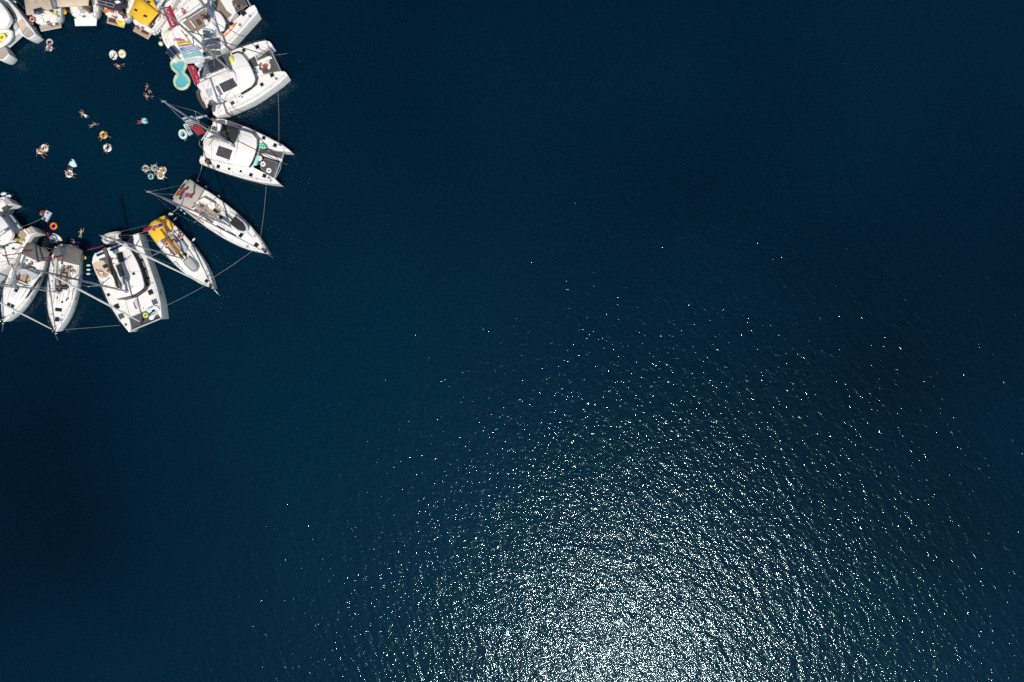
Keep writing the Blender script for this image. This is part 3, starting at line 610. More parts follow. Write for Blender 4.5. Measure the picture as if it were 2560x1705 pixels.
c.part('davit', MB().tube([c.w(720, 780, 2), c.w(700, 860, 2.6), c.w(735, 900, 2.6)], .05, 6), M['steel'], smooth=True); c.part('davit', MB().tube([c.w(870, 560, 2), c.w(860, 620, 3.2), c.w(740, 790, 3.2)], .06, 6), M['gel'], smooth=True)
c.clutter([(2080, 930), (1600, 670), (1450, 1350), (1650, 1420), (1000, 480), (850, 1200), (1880, 1440)], 1.87, 5)
c.part('anchor_bridle', MB().tube([c.w(2105, 975, 1.7), c.w(2075, 1080, 1.2), c.w(2050, 1140, .9), c.w(2030, 1260, 1.2), c.w(1960, 1395, 1.7)], .03, 5), M['rope'])
# --- large catamaran at the bottom of the ring
c = Cat('big white catamaran with tan sundeck, brown sail cover and lime ring at the bow', k8, (450, 330), (880, 1370), G, zd=2.0)
c.hull([(1108, 1288), (1085, 1060), (1032, 840), (962, 632), (892, 430), (842, 300), (790, 120), (715, 140), (720, 230), (745, 330), (800, 520), (880, 740), (940, 940), (1000, 1150), (1085, 1262)], (755, 135), (1104, 1284))
c.hull([(662, 1462), (615, 1408), (530, 1300), (390, 1080), (262, 772), (190, 620), (160, 520), (170, 450), (200, 390), (300, 400), (370, 560), (430, 760), (500, 960), (600, 1180), (668, 1290), (690, 1430)], (185, 430), (668, 1456))
c.bridge([(200, 420), (330, 335), (600, 250), (735, 320), (900, 740), (1000, 1130), (830, 1190), (655, 1262), (480, 980), (300, 700)])
c.roof([(560, 350), (650, 292), (765, 500), (822, 645), (866, 830), (845, 872), (735, 945), (600, 985), (490, 1000), (440, 760), (400, 540), (470, 420)], z1=3.4, over=.06)
c.glassband([(668, 300), (775, 500), (832, 648), (878, 828), (850, 880), (740, 958), (600, 1000), (490, 1012)], 2.6, 3.3, .18)
c.roof([(190, 402), (330, 332), (600, 248), (640, 282), (612, 342), (480, 392), (350, 432), (215, 472)], z0=4.0, z1=4.3, name='aft_hardtop', over=.02)
c.sol([(398, 345), (485, 308), (500, 338), (418, 372)], 4.33, 2); c.sol([(488, 302), (575, 268), (588, 296), (502, 336)], 4.33, 2); c.sol([(218, 412), (330, 368), (346, 398), (236, 446)], 4.33, 3)
for x, y in ((210, 420), (600, 275), (470, 385)): c.part('hardtop_post', MB().tube([c.w(x, y, 2.0), c.w(x, y, 4.2)], .05, 6), M['gel'], smooth=True)
c.flat('sundeck', [(168, 522), (308, 482), (360, 560), (402, 690), (272, 746), (192, 622)], 3.9, 'beige', .12, .05, 1, 'tan flybridge sundeck')
c.flat('sundeck_base', [(180, 530), (310, 490), (420, 690), (280, 740)], 3.75, 'gel', 1.6, .04)
c.flat('flybridge_seat', [(300, 560), (365, 535), (382, 578), (318, 600)], 4.1, 'black', .2, .05)
c.flat('flybridge_floor', [(470, 365), (558, 350), (588, 500), (520, 520)], 3.55, 'cushion', .1, .02)
c.flat('flybridge_well', [(482, 560), (550, 532), (602, 690), (540, 722)], 3.43, 'dark', .02, 0)
c.flat('flybridge_seat', [(440, 415), (495, 410), (505, 445), (450, 455)], 3.75, 'gel', .3, .05); c.flat('flybridge_table', [(445, 480), (510, 465), (540, 530), (480, 550)], 3.85, 'deck', .06, .02); c.flat('instrument_console', [(545, 720), (605, 700), (628, 790), (560, 830)], 3.7, 'greyblue', .3, .05)
for x, y, s_ in ((795, 395, .42), (833, 490, .42), (876, 608, .40), (923, 730, .40), (958, 922, .72), (388, 957, .42), (500, 1115, .72)): c.hat(x, y, s_)
c.hat(728, 672, .36, 3.42); c.hat(1012, 1053, .75, g='hframe'); c.hat(560, 1245, .75, g='hframe')
for cx_, cy_ in ((1012, 1053), (560, 1245)):
    for d_ in (-.22, 0, .22):
        q = Vector(c.w(cx_, cy_, 2.1)); c.part('grille_slot', MB().box((q.x + c.ay.x * d_, q.y + c.ay.y * d_, 2.098), (.62, .11, .02), c.rz), M['dark'])
c.flat('anchor_locker', [(722, 1030), (782, 1012), (822, 1112), (760, 1140)], 2.07, 'rubberwt', .05, .02); c.flat('windlass_well', [(716, 1058), (728, 1058), (752, 1128), (778, 1138), (760, 1148), (745, 1140)], 2.09, 'dark', .03)
c.net([(668, 1272), (830, 1200), (1050, 1225), (1085, 1268), (692, 1435)], 1.8); c.beam((690, 1440), (1092, 1276), 1.95, .14); c.part('crossbeam_strut', MB().tube([c.w(690, 1425, 1.9), c.w(1080, 1260, 1.9)], .04, 5), M['black'])
c.flat('stern_step', [(705, 150), (785, 118), (830, 300), (770, 310)], 1.2, 'deck', .3, .03); c.flat('stern_step', [(640, 220), (705, 165), (740, 280), (660, 270)], 1.0, 'shade', .2)
rails(c, [c.w(*q, 2.0) for q in ((1085, 1120), (1020, 840), (950, 632), (880, 430))], 0); rails(c, [c.w(*q, 2.0) for q in ((560, 1320), (400, 1070), (275, 770))], 0)
c.seams(2.03, [[(745, 985), (830, 1190)], [(900, 640), (960, 628)], [(600, 985), (670, 1230)], [(990, 845), (1040, 835)]], .018); c.seams(3.41, [[(560, 640), (830, 640)], [(640, 800), (690, 945)], [(600, 400), (700, 700)]], .016)
MAST3 = c.rig((636, 912), (79, 672), 3.4, 23.5, .18, ((338, 318), (560, 880)), 'brownsail', 6.0, chain=((985, 860), (330, 900)), furl=(850, 1342), fore_at=.86, fz=2.1, rb=.40)
for q in ((1052, 1000, 1120, 1010),):
    A, B = Vector(c.w(1062, 880, 1.25)), Vector(c.w(1090, 960, 1.25)); c.part('hull_window', MB().tube([A + Vector((.02, 0, 0)), B + Vector((.02, 0, 0))], .13, 6), M['glass'])
    A, B = Vector(c.w(905, 430, 1.25)), Vector(c.w(925, 480, 1.25)); c.part('hull_window', MB().tube([A + Vector((.02, 0, 0)), B + Vector((.02, 0, 0))], .13, 6), M['glass'])
c.clutter([(620, 1360), (450, 1120), (1040, 1180), (980, 800), (860, 1140), (300, 790)], 2.02, 7); c.clutter([(640, 760), (700, 850), (600, 470)], 3.41, 8)
# --- catamaran at the top of the ring, cut by the frame
c = Cat('white catamaran with brown cockpit deck and orange board, cut by the top edge', kz, (455, 112), (620, -30), G)
c.hull([(644, 31), (641, 20), (636, 12), (626, 14), (600, 38), (560, 72), (520, 108), (486, 136), (480, 152), (490, 165), (505, 152), (534, 134), (572, 112), (586, 97), (616, 63)], (487, 150), (641, 20))
c.hull([(592, -82), (560, -66), (500, -20), (460, 12), (424, 41), (406, 66), (402, 84), (408, 104), (418, 120), (428, 118), (442, 80), (474, 40), (520, -4), (570, -48), (588, -74)], (411, 96), (590, -79))
c.bridge([(422, 112), (440, 70), (500, 0), (560, -45), (590, 30), (560, 75), (500, 130), (480, 140), (440, 130)])
c.roof([(528, 22), (548, 30), (561, 48), (564, 60), (556, 76), (545, 82), (520, 60), (510, 40)], z1=3.1)
c.glassband([(524, 8), (545, 30), (562, 50), (563, 62), (552, 80)], 2.4, 3.0, .22)
c.flat('cockpit_deck', [(456, 56), (511, 22), (528, 47), (520, 62), (482, 84), (470, 70)], 3.3, 'brown', .06, .02, 0, 'brown synthetic teak flybridge deck')
c.flat('flybridge_base', [(452, 58), (510, 18), (545, 70), (500, 118), (470, 90)], 3.22, 'roof', 1.3, .05)
c.flat('fore_cockpit_deck', [(535, 4), (546, -6), (566, 26), (580, 37), (566, 48), (552, 34)], 1.95, 'brown', .04)
c.flat('flybridge_sofa', [(513, 20), (520, 16), (536, 42), (528, 48)], 3.75, 'gel', .4, .08); c.flat('flybridge_sofa', [(482, 84), (490, 76), (512, 104), (502, 112)], 3.75, 'gel', .4, .08)
c.flat('sunpad', [(488, 50), (496, 46), (504, 58), (496, 63)], 3.5, 'cushion', .15, .04); c.flat('cockpit_table', [(473, 52), (476, 50), (490, 68), (487, 70)], 3.7, 'cream', .05, .02)
c.flat('awning', [(506, 70), (528, 74), (536, 82), (524, 94), (508, 92)], 3.9, 'greyblue', .04); c.flat('awning', [(508, 100), (540, 96), (546, 106), (512, 118)], 3.0, 'greyblue', .04)  # grey-blue sheets paint the bluish shade on the starboard side
c.flat('helm_seat', [(508, 50), (516, 46), (520, 54), (511, 60)], 3.8, 'fender', .5, .08)
c.hat(609, 33, .72); c.hat(579, 60, .6); c.hat(545, 99, .3)
c.net([(572, 18), (585, -3), (609, -3), (619, 14), (585, 34)]); c.net([(548, -5), (556, -14), (575, -10), (565, 6)]); c.beam((628, 18), (584, -66))
c.flat('net_edge_beam', [(566, 8), (584, -6), (572, 18), (585, 34), (580, 38), (563, 16)], 1.93, 'gel', .1, .03)
rails(c, [c.w(*q, 1.86) for q in ((636, 36), (600, 78), (580, 102), (540, 128))], 0); rails(c, [c.w(*q, 1.86) for q in ((500, -15), (460, 16), (430, 44))], 0)
c.rig((515, 19), (388, -150), 3.25, 21.5, .20, ((447, 53), (508, 14)), 'sail', 5.0, chain=((560, 100), (480, -2)))
c.flat('gangway', [(418, 72), (436, 60), (440, 66), (424, 78)], 1.95, 'brown', .04, .01, 0, 'brown teak boarding step')
c.flat('swim_step', [(398, 92), (412, 90), (420, 93), (408, 97), (400, 97)], .9, 'brown', .06)
c.flat('stern_deck', [(420, 85), (450, 85), (488, 140), (466, 160), (436, 128)], 1.93, 'deck', .1, .03)
for x, y in ((540, 77), (520, 84)): winch(c, W(x, y, 3.2)[:2], 3.2)
for q, z_, m_ in (([(488, 95), (492, 93), (509, 119), (506, 122)], 1.98, 'dark'), ([(507, 125), (519, 128), (517, 147), (508, 144)], 1.97, 'greyblue'), ([(431, 84), (452, 76), (480, 112), (460, 126)], 2.35, 'gel'), ([(450, 128), (470, 116), (484, 136), (470, 150)], 2.2, 'gel')): c.flat('cockpit_mat_and_shade' if m_ != 'gel' else 'aft_sofa', q, z_, m_, .04 if m_ != 'gel' else .4, .02)  # dark strip and grey slab paint in the shade on the stern
c.hat(511, 135, .42, 2.0); c.seams(2.36, [[(433, 86), (462, 124)], [(442, 82), (470, 119)]], .02); c.seams(1.88, [[(565, 42), (605, 66)], [(550, 90), (600, 50)], [(408, 80), (420, 112)], [(412, 76), (426, 110)]], .018)
c.clutter([(625, 40), (600, 62), (560, 100), (540, 122), (470, 20), (445, 40), (415, 100)], 1.87, 9)
# davit-mounted solar panels behind that stern
c.sol([(415, 130), (428, 113), (446, 131), (430, 148)], 2.9, 2, 1); c.part('davit', MB().tube([W(433, 118, 1.9), W(432, 122, 2.9), W(414, 133, 2.85)], .05, 6), M['steel'], smooth=True); c.part('davit', MB().tube([W(448, 132, 1.9), W(447, 134, 2.9), W(430, 150, 2.85)], .05, 6), M['steel'], smooth=True)
# --- catamaran in the top left corner
c = Cat('white catamaran with tan side deck and two grey teak sterns, in the top left corner', kt, (480, 880), (-1100, -1200), G)
c.hull([(-200, -560), (60, -230), (205, 0), (430, 232), (560, 402), (760, 660), (872, 832), (862, 852), (712, 950), (650, 942), (560, 880), (470, 818), (370, 590), (200, 330), (40, 60), (-160, -260), (-330, -500)], (760, 890), (-265, -540))
c.hull([(-600, 500), (-300, 720), (0, 1010), (105, 1130), (222, 1335), (150, 1430), (70, 1482), (-20, 1470), (-200, 1260), (-500, 920), (-800, 600)], (120, 1430), (-720, 520))
c.bridge([(-500, 200), (0, 0), (300, 420), (390, 600), (455, 800), (120, 1100), (-200, 900)])
c.flat('side_deck_teak', [(390, 595), (532, 452), (640, 622), (520, 765)], 1.92, 'beige', .05, .01); c.flat('stern_teak', [(520, 780), (645, 640), (720, 690), (560, 850)], 1.2 + .68, 'teakgrey', .04); c.flat('stern_teak', [(570, 850), (725, 695), (850, 835), (705, 935), (650, 925)], 1.89, 'teakgrey', .04)
c.flat('stern_teak', [(-40, 1220), (100, 1150), (200, 1320), (60, 1460), (-40, 1440)], 1.89, 'teakgrey', .04)
c.roof([(-300, -100), (0, 40), (80, 150), (200, 320), (242, 470), (165, 622), (60, 685), (-60, 690), (-300, 500)], z0=3.0, z1=3.6, name='hardtop', over=.02)
c.glassband([(60, 60), (150, 190), (230, 310), (300, 400)], 2.0, 2.75, .25); c.flat('side_window_panel', [(105, 140), (170, 200), (320, 395), (255, 440)], 2.6, 'glass', .6, .05)
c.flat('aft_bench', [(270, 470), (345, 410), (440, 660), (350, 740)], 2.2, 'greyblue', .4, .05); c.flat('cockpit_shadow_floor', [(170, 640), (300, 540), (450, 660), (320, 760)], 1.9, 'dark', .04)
rails(c, [c.w(*q, 1.86) for q in ((60, -200), (215, 30), (430, 250), (760, 690))], 0)
rib('pale tender slung across the stern of the corner catamaran, yellow ring inside', kt, ((-260, 1110), (330, 780)), 2.2, 2.2, 'fender', 'deck', False, r=.32)
def strips(y, k, z, polys, m_='glass', nm='window_strip'):
    for q in polys: slab(y, nm, P(k, q, z), z - .05, z, m_, .01)
# --- the yachts along the top edge
def aft_details(y, tone='teakgrey'):
    for v in (-.9, .9): y.part('stern_seat', MB().box((*y.p2(.35, v), y.zd(0) + .12), (.5, .8, .3), y.rz, .05), M['gel'], smooth=True)
    y.part('backstay_plate', MB().box((*y.p2(.15, 0), y.zd(0) + .05), (.25, .5, .08), y.rz, .02), M['steel'])
y = Mono('sailing yacht with wide tan awning and dark solar panel, top edge', (122, 58), (70, -190), 4.5, G, roof=(.45, .76), cockpit=(.10, .36), rnd=True)
canopy(y, P(k1, [(540, -120), (1180, -120), (1170, 0), (1232, 200), (1090, 240), (980, 180), (790, 225), (800, 320), (700, 342), (610, 342)], 3.1), 3.1, 'tan', 1.2, posts=[0, 2, 3, 9])
solar(y, P(k1, [(785, 216), (975, 170), (1002, 250), (800, 306)], 3.3), 3.3, 3, line=False); y.platform(.75, 3.0, 'teakgrey', .9); aft_details(y)
slab(y, 'wet_mat', P(k1, [(1190, 490), (1330, 470), (1372, 590), (1230, 600)], .96), .93, .96, 'teakwet', .01); slab(y, 'awning_side', P(k1, [(1180, 0), (1300, 0), (1342, 150), (1240, 205)], 2.8), 2.77, 2.8, 'shade')
y.rig(.44, 18.5, 4.6, 'sailgrey'); y.part('passerelle', MB().tube([W(*k1(1000, 210), 2.2), W(*k1(1355, 405), 1.5)], .10, 4, flat=2), M['cream'])
y2 = y = Mono('sailing yacht with beige awning and broad white swim platform, top edge', (211, 44), (204, -200), 4.5, G, roof=(.45, .76), rnd=True)
canopy(y, P(k1, [(1300, -120), (2090, -120), (2072, 118), (1800, 142), (1450, 156), (1342, 150)], 3.1), 3.1, 'beige', 1.2, posts=[0, 1, 2, 5]); y.platform(1.0, 3.1, 'gel', .9); aft_details(y); y.rig(.44, 18.5, 4.6, 'brownsail', back=False)
y.part('rolled_awning', MB().tube([W(*k1(1880, 90), 2.2), W(*k1(2000, 190), 2.1), W(*k1(2130, 305), 1.8)], [.16, .2, .15], 8), M['brownsail'], smooth=True); strips(y, k1, 1.3, [[(2080, 20), (2180, 30), (2190, 280), (2150, 280), (2090, 150)]], 'dark', 'cockpit_mat_and_shade'); strips(y, k1, 1.28, [[(1740, 240), (1960, 250), (1990, 320), (1860, 290)]], 'greyblue', 'cockpit_mat_and_shade')
y.part('cockpit_locker', MB().box((*y.p2(1.2, .9), 1.3), (1.4, 1.1, .4), y.rz, .06), M['gel'], smooth=True)
y = Mono('sailing yacht with navy awning, yellow board lying on its teak platform, top edge', (289, 47), (350, -180), 4.4, G, roof=(.45, .76), rnd=True)
canopy(y, P(k2, [(170, -60), (830, -100), (832, 188), (705, 252), (482, 212), (232, 92)], 3.1), 3.1, 'navy', 1.2, posts=[0, 1, 2, 4]); y.platform(.8, 2.6, 'teak', .9); aft_details(y); y.rig(.44, 18.5, 4.2, 'sailgrey', back=False)
strips(y, k2, 1.35, [[(170, 95), (210, 85), (430, 280), (390, 305)], [(520, 350), (690, 390), (680, 412), (520, 380)]], 'brown', 'gangplank'); strips(y, k2, 1.3, [[(720, 200), (860, 190), (900, 330), (780, 360), (700, 300)]], 'cushion', 'cockpit_mat_and_shade')
slab(y, 'wet_mat', P(k2, [(505, 410), (655, 400), (690, 560), (470, 500)], .96), .93, .96, 'teakwet', .01)
g = MB()
for a, b in (((235, 0), (225, 70)), ((430, 40), (415, 125)), ((620, 95), (600, 175)), ((225, 70), (610, 175)), ((240, 10), (625, 100))): g.tube([W(*k2(*a), 3.22), W(*k2(*b), 3.22)], .02, 4)
y.part('awning_batten', g, M['rope']); slab(y, 'skylight', P(k2, [(625, 25), (720, 10), (775, 55), (665, 90)], 3.27), 3.24, 3.27, 'white', .01)
y = Mono('sailing yacht with yellow awning and wet teak platform, top edge', (356, 72), (470, -140), 4.5, G, roof=(.45, .76), rnd=True)
canopy(y, P(k2, [(1290, -10), (1480, 150), (1652, 292), (1520, 440), (1405, 582), (1290, 552), (1200, 522), (1100, 452), (970, 282), (1040, 120), (1100, -40)], 3.1), 3.1, 'yellow', 1.2, label='yellow awning', posts=[2, 4, 8, 10])
canopy(y, P(k2, [(1310, -30), (1530, -30), (1622, 200), (1642, 268)], 3.0), 3.0, 'yellow', 1.2, poles=False)
solar(y, P(k2, [(1095, 200), (1165, 228), (1140, 278), (1085, 238)], 3.3), 3.3, 2, line=False); solar(y, P(k2, [(1318, 336), (1395, 372), (1385, 412), (1298, 388)], 3.25), 3.25, 2, line=False); solar(y, P(k2, [(1402, 8), (1475, 44), (1455, 80), (1385, 48)], 3.2), 3.2, 2, line=False)
y.platform(.85, 2.5, 'teak', .9); strips(y, k2, 1.3, [[(1010, 370), (1040, 365), (1110, 440), (1080, 455)]], 'brown', 'gangplank'); strips(y, k2, 1.25, [[(1400, 590), (1500, 520), (1560, 600), (1480, 680)]], 'cushion', 'cockpit_mat_and_shade'); slab(y, 'wet_mat', P(k2, [(1275, 665), (1450, 762), (1402, 822), (1250, 752)], .96), .93, .96, 'teakwet', .01); aft_details(y)
y = Mono('white yacht with sail-bagged boom between yellow awning and catamaran, top edge', (409, 40), (532, -170), 4.0, G, roof=(.30, .76), cockpit=(.06, .26), rnd=True); y.rig(.5, 18, 6.6, 'sail', back=False, rb=.34); aft_details(y)
slab(y, 'striped_cover', P(k2, [(1565, 20), (1870, -20), (1880, 10), (1600, 62)], 2.2), 2.15, 2.2, 'f_blue'); slab(y, 'striped_cover', P(k2, [(1560, -10), (1860, -40), (1868, -24), (1565, 12)], 2.25), 2.2, 2.25, 'f_white')
# --- the grey-and-tan yacht at lower right of the ring
y = Mono('sailing yacht with khaki bimini and black-covered dinghy on its foredeck', (452, 475), (672, 635), 4.25, G, cockpit=(.20, .42), roof=(.42, .80))
canopy(y, P(k6, [(742, 266), (790, 300), (885, 375), (992, 440), (870, 655), (722, 835), (600, 770), (480, 690), (425, 660), (480, 555), (560, 430), (640, 335)], 2.9), 2.9, 'khaki', 1.15, posts=[2, 5, 8, 11], label='khaki bimini')
for q in ([(560, 440), (640, 345), (670, 365), (592, 462)], [(655, 450), (705, 395), (736, 412), (690, 470)], [(545, 620), (572, 574), (612, 592), (580, 640)]): solar(y, P(k6, q, 3.1), 3.1, 2, line=False)
y.platform(.55, 3.2, 'teakgrey', .7); B, T = y.rig(.575, 20.0, 5.3, 'sailgrey', furl=True, fr=.07, fm='shade', boom_rot=.05, spr=1.45); MAST6 = (B, T)
slab(y, 'sprayhood', P(k6, [(880, 650), (1000, 592), (1190, 700), (1200, 760), (1130, 840), (1040, 720), (930, 690)], 2.0), 1.9, 2.0, 'gel', .05)
slab(y, 'deck_teak', P(k6, [(715, 868), (735, 858), (998, 1046), (985, 1064)], 1.27), 1.20, 1.27, 'teak', .01)
for u, v, s_ in ((.46, .25, .5), (.46, -.25, .5), (.70, -.22, .5), (.70, .10, .5)): y.hat(u, v, s_, roofed=True)
y.hat(.86, 0, .62); y.hat(.93, .08, .35)
strips(y, k6, 1.76, [[(1222, 1086), (1372, 1170), (1368, 1184), (1216, 1098)], [(1394, 1184), (1572, 1272), (1566, 1286), (1388, 1196)], [(1380, 876), (1512, 988), (1500, 1006), (1372, 892)]])
rib('dinghy with black cover on the foredeck of the khaki-bimini yacht', k6, ((1500, 985), (1790, 1215)), 1.6, 1.95, 'rubberwt', 'cushion', False, cover='black', r=.2)
# --- the yellow-canopied yacht
y = Mono('sailing yacht with bright yellow bimini and mustard sail cover, grey dinghy on deck', (391, 560), (534, 722), 3.75, G, cockpit=(.16, .42), roof=(.42, .72))
canopy(y, P(k7, [(512, 176), (430, 200), (290, 290), (255, 350), (240, 412), (300, 510), (372, 610), (470, 545), (552, 490), (490, 340), (500, 250)], 2.9), 2.9, 'yellow', 1.15, posts=[0, 2, 6, 8], label='large yellow bimini')
canopy(y, P(k7, [(500, 246), (565, 234), (662, 350), (600, 412), (545, 330)], 2.85), 2.85, 'yellow', 1.15, poles=False, crown=.05)
solar(y, P(k7, [(340, 378), (362, 395), (350, 425), (318, 408)], 3.1), 3.1, 1, line=False); y.platform(.5, 2.4, 'teak', .6)
B, T = y.rig(.56, 18.6, 5.0, 'gold', fr=.12, boom_rot=-.10, rb=.28); y.part('bowsprit', MB().tube([y.pt(y.L - .5, 0, 1.5), y.pt(y.L + .9, 0, 1.5)], .06, 6), M['gel'], smooth=True)
slab(y, 'sprayhood', P(k7, [(700, 610), (760, 560), (855, 680), (850, 740), (800, 760)], 2.0), 1.7, 2.0, 'greyblue', .08)
for u, v in ((.50, .3), (.50, -.35)): y.hat(u, v, .45, roofed=True)
y.hat(.88, 0, .5)
rib('grey rubber dinghy upside on the foredeck of the yellow-bimini yacht', k7, ((850, 860), (1030, 1055)), 1.35, 1.85, 'rubber', 'rubber', False, cover='dinghycover', r=.2)
# --- two yachts with taupe awnings at the bottom left
y = Mono('sailing yacht with taupe bimini, bow pointing straight down, beside the big catamaran', (167, 620), (139, 830), 4.15, G, cockpit=(.20, .46), roof=(.47, .70))
canopy(y, P(k10, [(790, 470), (800, 420), (830, 258), (950, 284), (1036, 330), (1018, 430), (1002, 522), (900, 500)], 2.9), 2.9, 'taupe', 1.15, posts=[0, 2, 4, 6]); canopy(y, P(k10, [(668, 410), (700, 300), (742, 250), (795, 420), (770, 470), (680, 462)], 2.85), 2.85, 'taupe', 1.15, poles=False)
y.rig(.535, 19.5, 4.9, 'sail', fr=.12, rb=.2); y.platform(.5, 2.6, 'teakgrey', .7)
for u, v in ((.735, .22), (.735, -.22)): y.hat(u, v, .5, roofed=False)
strips(y, k10, 1.78, [[(768, 800), (848, 818), (844, 836), (766, 818)], [(716, 920), (728, 922), (724, 950), (714, 948)], [(834, 942), (850, 946), (846, 976), (832, 972)]])
y.hat(.85, 0, .62); y.hat(.64, .55, .3, roofed=True); y.hat(.50, .2, .5, roofed=True); y.hat(.50, -.35, .5, roofed=True)
y = Mono('sailing yacht with taupe bimini, bow pointing down-left at the left edge', (88, 625), (8, 805), 4.15, G, cockpit=(.20, .44), roof=(.46, .72))
canopy(y, P(k10, [(335, 232), (410, 232), (500, 282), (560, 290), (622, 362), (592, 442), (530, 470), (470, 472), (360, 420), (250, 372)], 2.9), 2.9, 'taupe', 1.15, posts=[0, 3, 6, 9])
y.rig(.53, 19.5, 4.9, 'sailgrey', fr=.12, rb=.2, boom_rot=.1); y.platform(.5, 2.6, 'teakgrey', .7)
slab(y, 'sprayhood', P(k10, [(240, 560), (330, 570), (480, 640), (420, 700), (330, 620), (250, 640)], 1.95), 1.75, 1.95, 'greyblue', .08)
for u, v in ((.77, .28), (.77, -.28)): y.hat(u, v, .5)
strips(y, k10, 1.80, [[(500, 662), (524, 668), (402, 842), (330, 946), (318, 940), (390, 822)]])
y.hat(.56, .1, .5, roofed=True); y.hat(.52, .2, .4, roofed=True)
# --- catamaran cut by the left edge
c = Cat('white catamaran with teak stern steps and yellow rope, cut by left edge', kz, (52, 552), (-102, 737), G)
SB = [(-78, 760), (-62, 747), (-20, 702), (0, 679), (27, 657), (52, 632), (66, 610), (77, 588), (95, 581), (78, 565), (67, 571), (60, 572), (42, 588), (22, 612), (-8, 650), (-45, 705), (-70, 745)]
c.hull(SB, (82, 577), (-76, 757)); c.hull([(x - 62, y_ - 72) for x, y_ in SB], (20, 505), (-138, 685))
c.bridge([(60, 590), (18, 538), (-30, 580), (-72, 635), (-98, 672), (-52, 712), (-10, 668), (40, 612)])
c.k = kl
c.flat('stern_teak', [(275, 922), (330, 900), (372, 880), (440, 960), (380, 1046), (330, 1005)], 1.9, 'teak', .04); c.flat('stern_teak', [(400, 866), (436, 862), (496, 944), (470, 955)], 1.9, 'teakgrey', .04); c.flat('stern_teak', [(452, 852), (510, 822), (612, 918), (505, 946)], 1.9, 'teakgrey', .04)
c.flat('stern_teak', [(50, 392), (108, 352), (205, 445), (100, 478)], 1.9, 'teakgrey', .04)
c.roof([(-330, 800), (-180, 640), (0, 640), (102, 762), (200, 920), (192, 985), (130, 1078), (0, 1130), (-200, 1080)], z0=3.0, z1=3.5, name='hardtop', over=.02)
c.roof([(-480, 1180), (-330, 900), (0, 1130), (-160, 1330), (-330, 1330)], z1=2.9)
c.flat('cockpit_sofa', [(80, 1130), (230, 1090), (330, 1110), (240, 1260), (110, 1200)], 2.4, 'gel', .5, .08); c.flat('cockpit_dark_slab', [(0, 1010), (90, 1110), (60, 1180), (0, 1190)], 1.95, 'dark', .06); c.flat('shaded_transom_beam', [(60, 605), (180, 640), (330, 830), (290, 870), (140, 700)], 1.92, 'greyblue', .5)  # transom beam coloured grey-blue to paint the shade on it
c.flat('cockpit_dark_slab', [(205, 945), (258, 932), (330, 1022), (300, 1088), (200, 1012)], 1.95, 'dark', .06); c.flat('helm_console', [(20, 1100), (70, 1090), (100, 1130), (40, 1150)], 2.9, 'cushion', .9, .05); c.flat('cockpit_mat_and_shade', [(190, 1170), (230, 1160), (240, 1190), (200, 1200)], 2.42, 'dark', .03); c.flat('stern_gear', [(20, 520), (110, 470), (150, 520), (60, 590)], 2.0, 'cushion', .2, .05)  # dark slabs added to darken the cockpit between hardtop and teak
c.net([(-700, 1700), (-560, 1540), (-390, 1790), (-500, 1900)]); c.k = kz; c.beam((-134, 684), (-74, 752)); c.k = kl
rails(c, [c.w(*q, 1.86) for q in ((-300, 600), (-100, 480), (60, 430))], 0)
c.rig((-290, 1180), (-370, 590), 2.9, 21, .17, ((120, 880), (-230, 1130)), 'sail', 5.0, chain=None); rails(c, [c.w(*q, 1.86) for q in ((-100, 1660), (10, 1545), (190, 1410), (400, 1150))], 0)
# ------------------------------------------------------------------ flags strung between sterns and mastheads
def line_t(A, B, px, py):
    """parameter on the 3D line A-B whose photo position is nearest to (px, py)"""
    best, bt = 1e9, 0
    for i in range(401):
        t_ = i / 400; p = A.lerp(B, t_); k = F / (H - p.z); d = (CX + p.x * k - px) ** 2 + (CY - p.y * k - py) ** 2
        if d < best: best, bt = d, t_
    return bt
def cloth(A, B, p0, p1, wind, nu=12, nv=7, droop=.25, seed=0, wave=.10):
    """grid of points: hoist runs along the line A-B from photo point p0 to p1, fly edge blows along the wind vector"""
    t0, t1 = line_t(A, B, *p0), line_t(A, B, *p1); rr = random.Random(seed); ph = rr.random() * 6; g = []
    for j in range(nv + 1):
        h_ = A.lerp(B, t0 + (t1 - t0) * j / nv); row = []
        for i in range(nu + 1):
            s = i / nu; q = h_ + Vector(wind) * s; up = Vector((0, 0, 1))
            row.append(q + up * (-droop * s * s * Vector(wind).length + wave * s * math.sin(s * 7 + ph + j * .5)) + Vector((0, .35 * wave * s * math.sin(s * 9 + ph * 2), 0)))
        g.append(row)
    return g
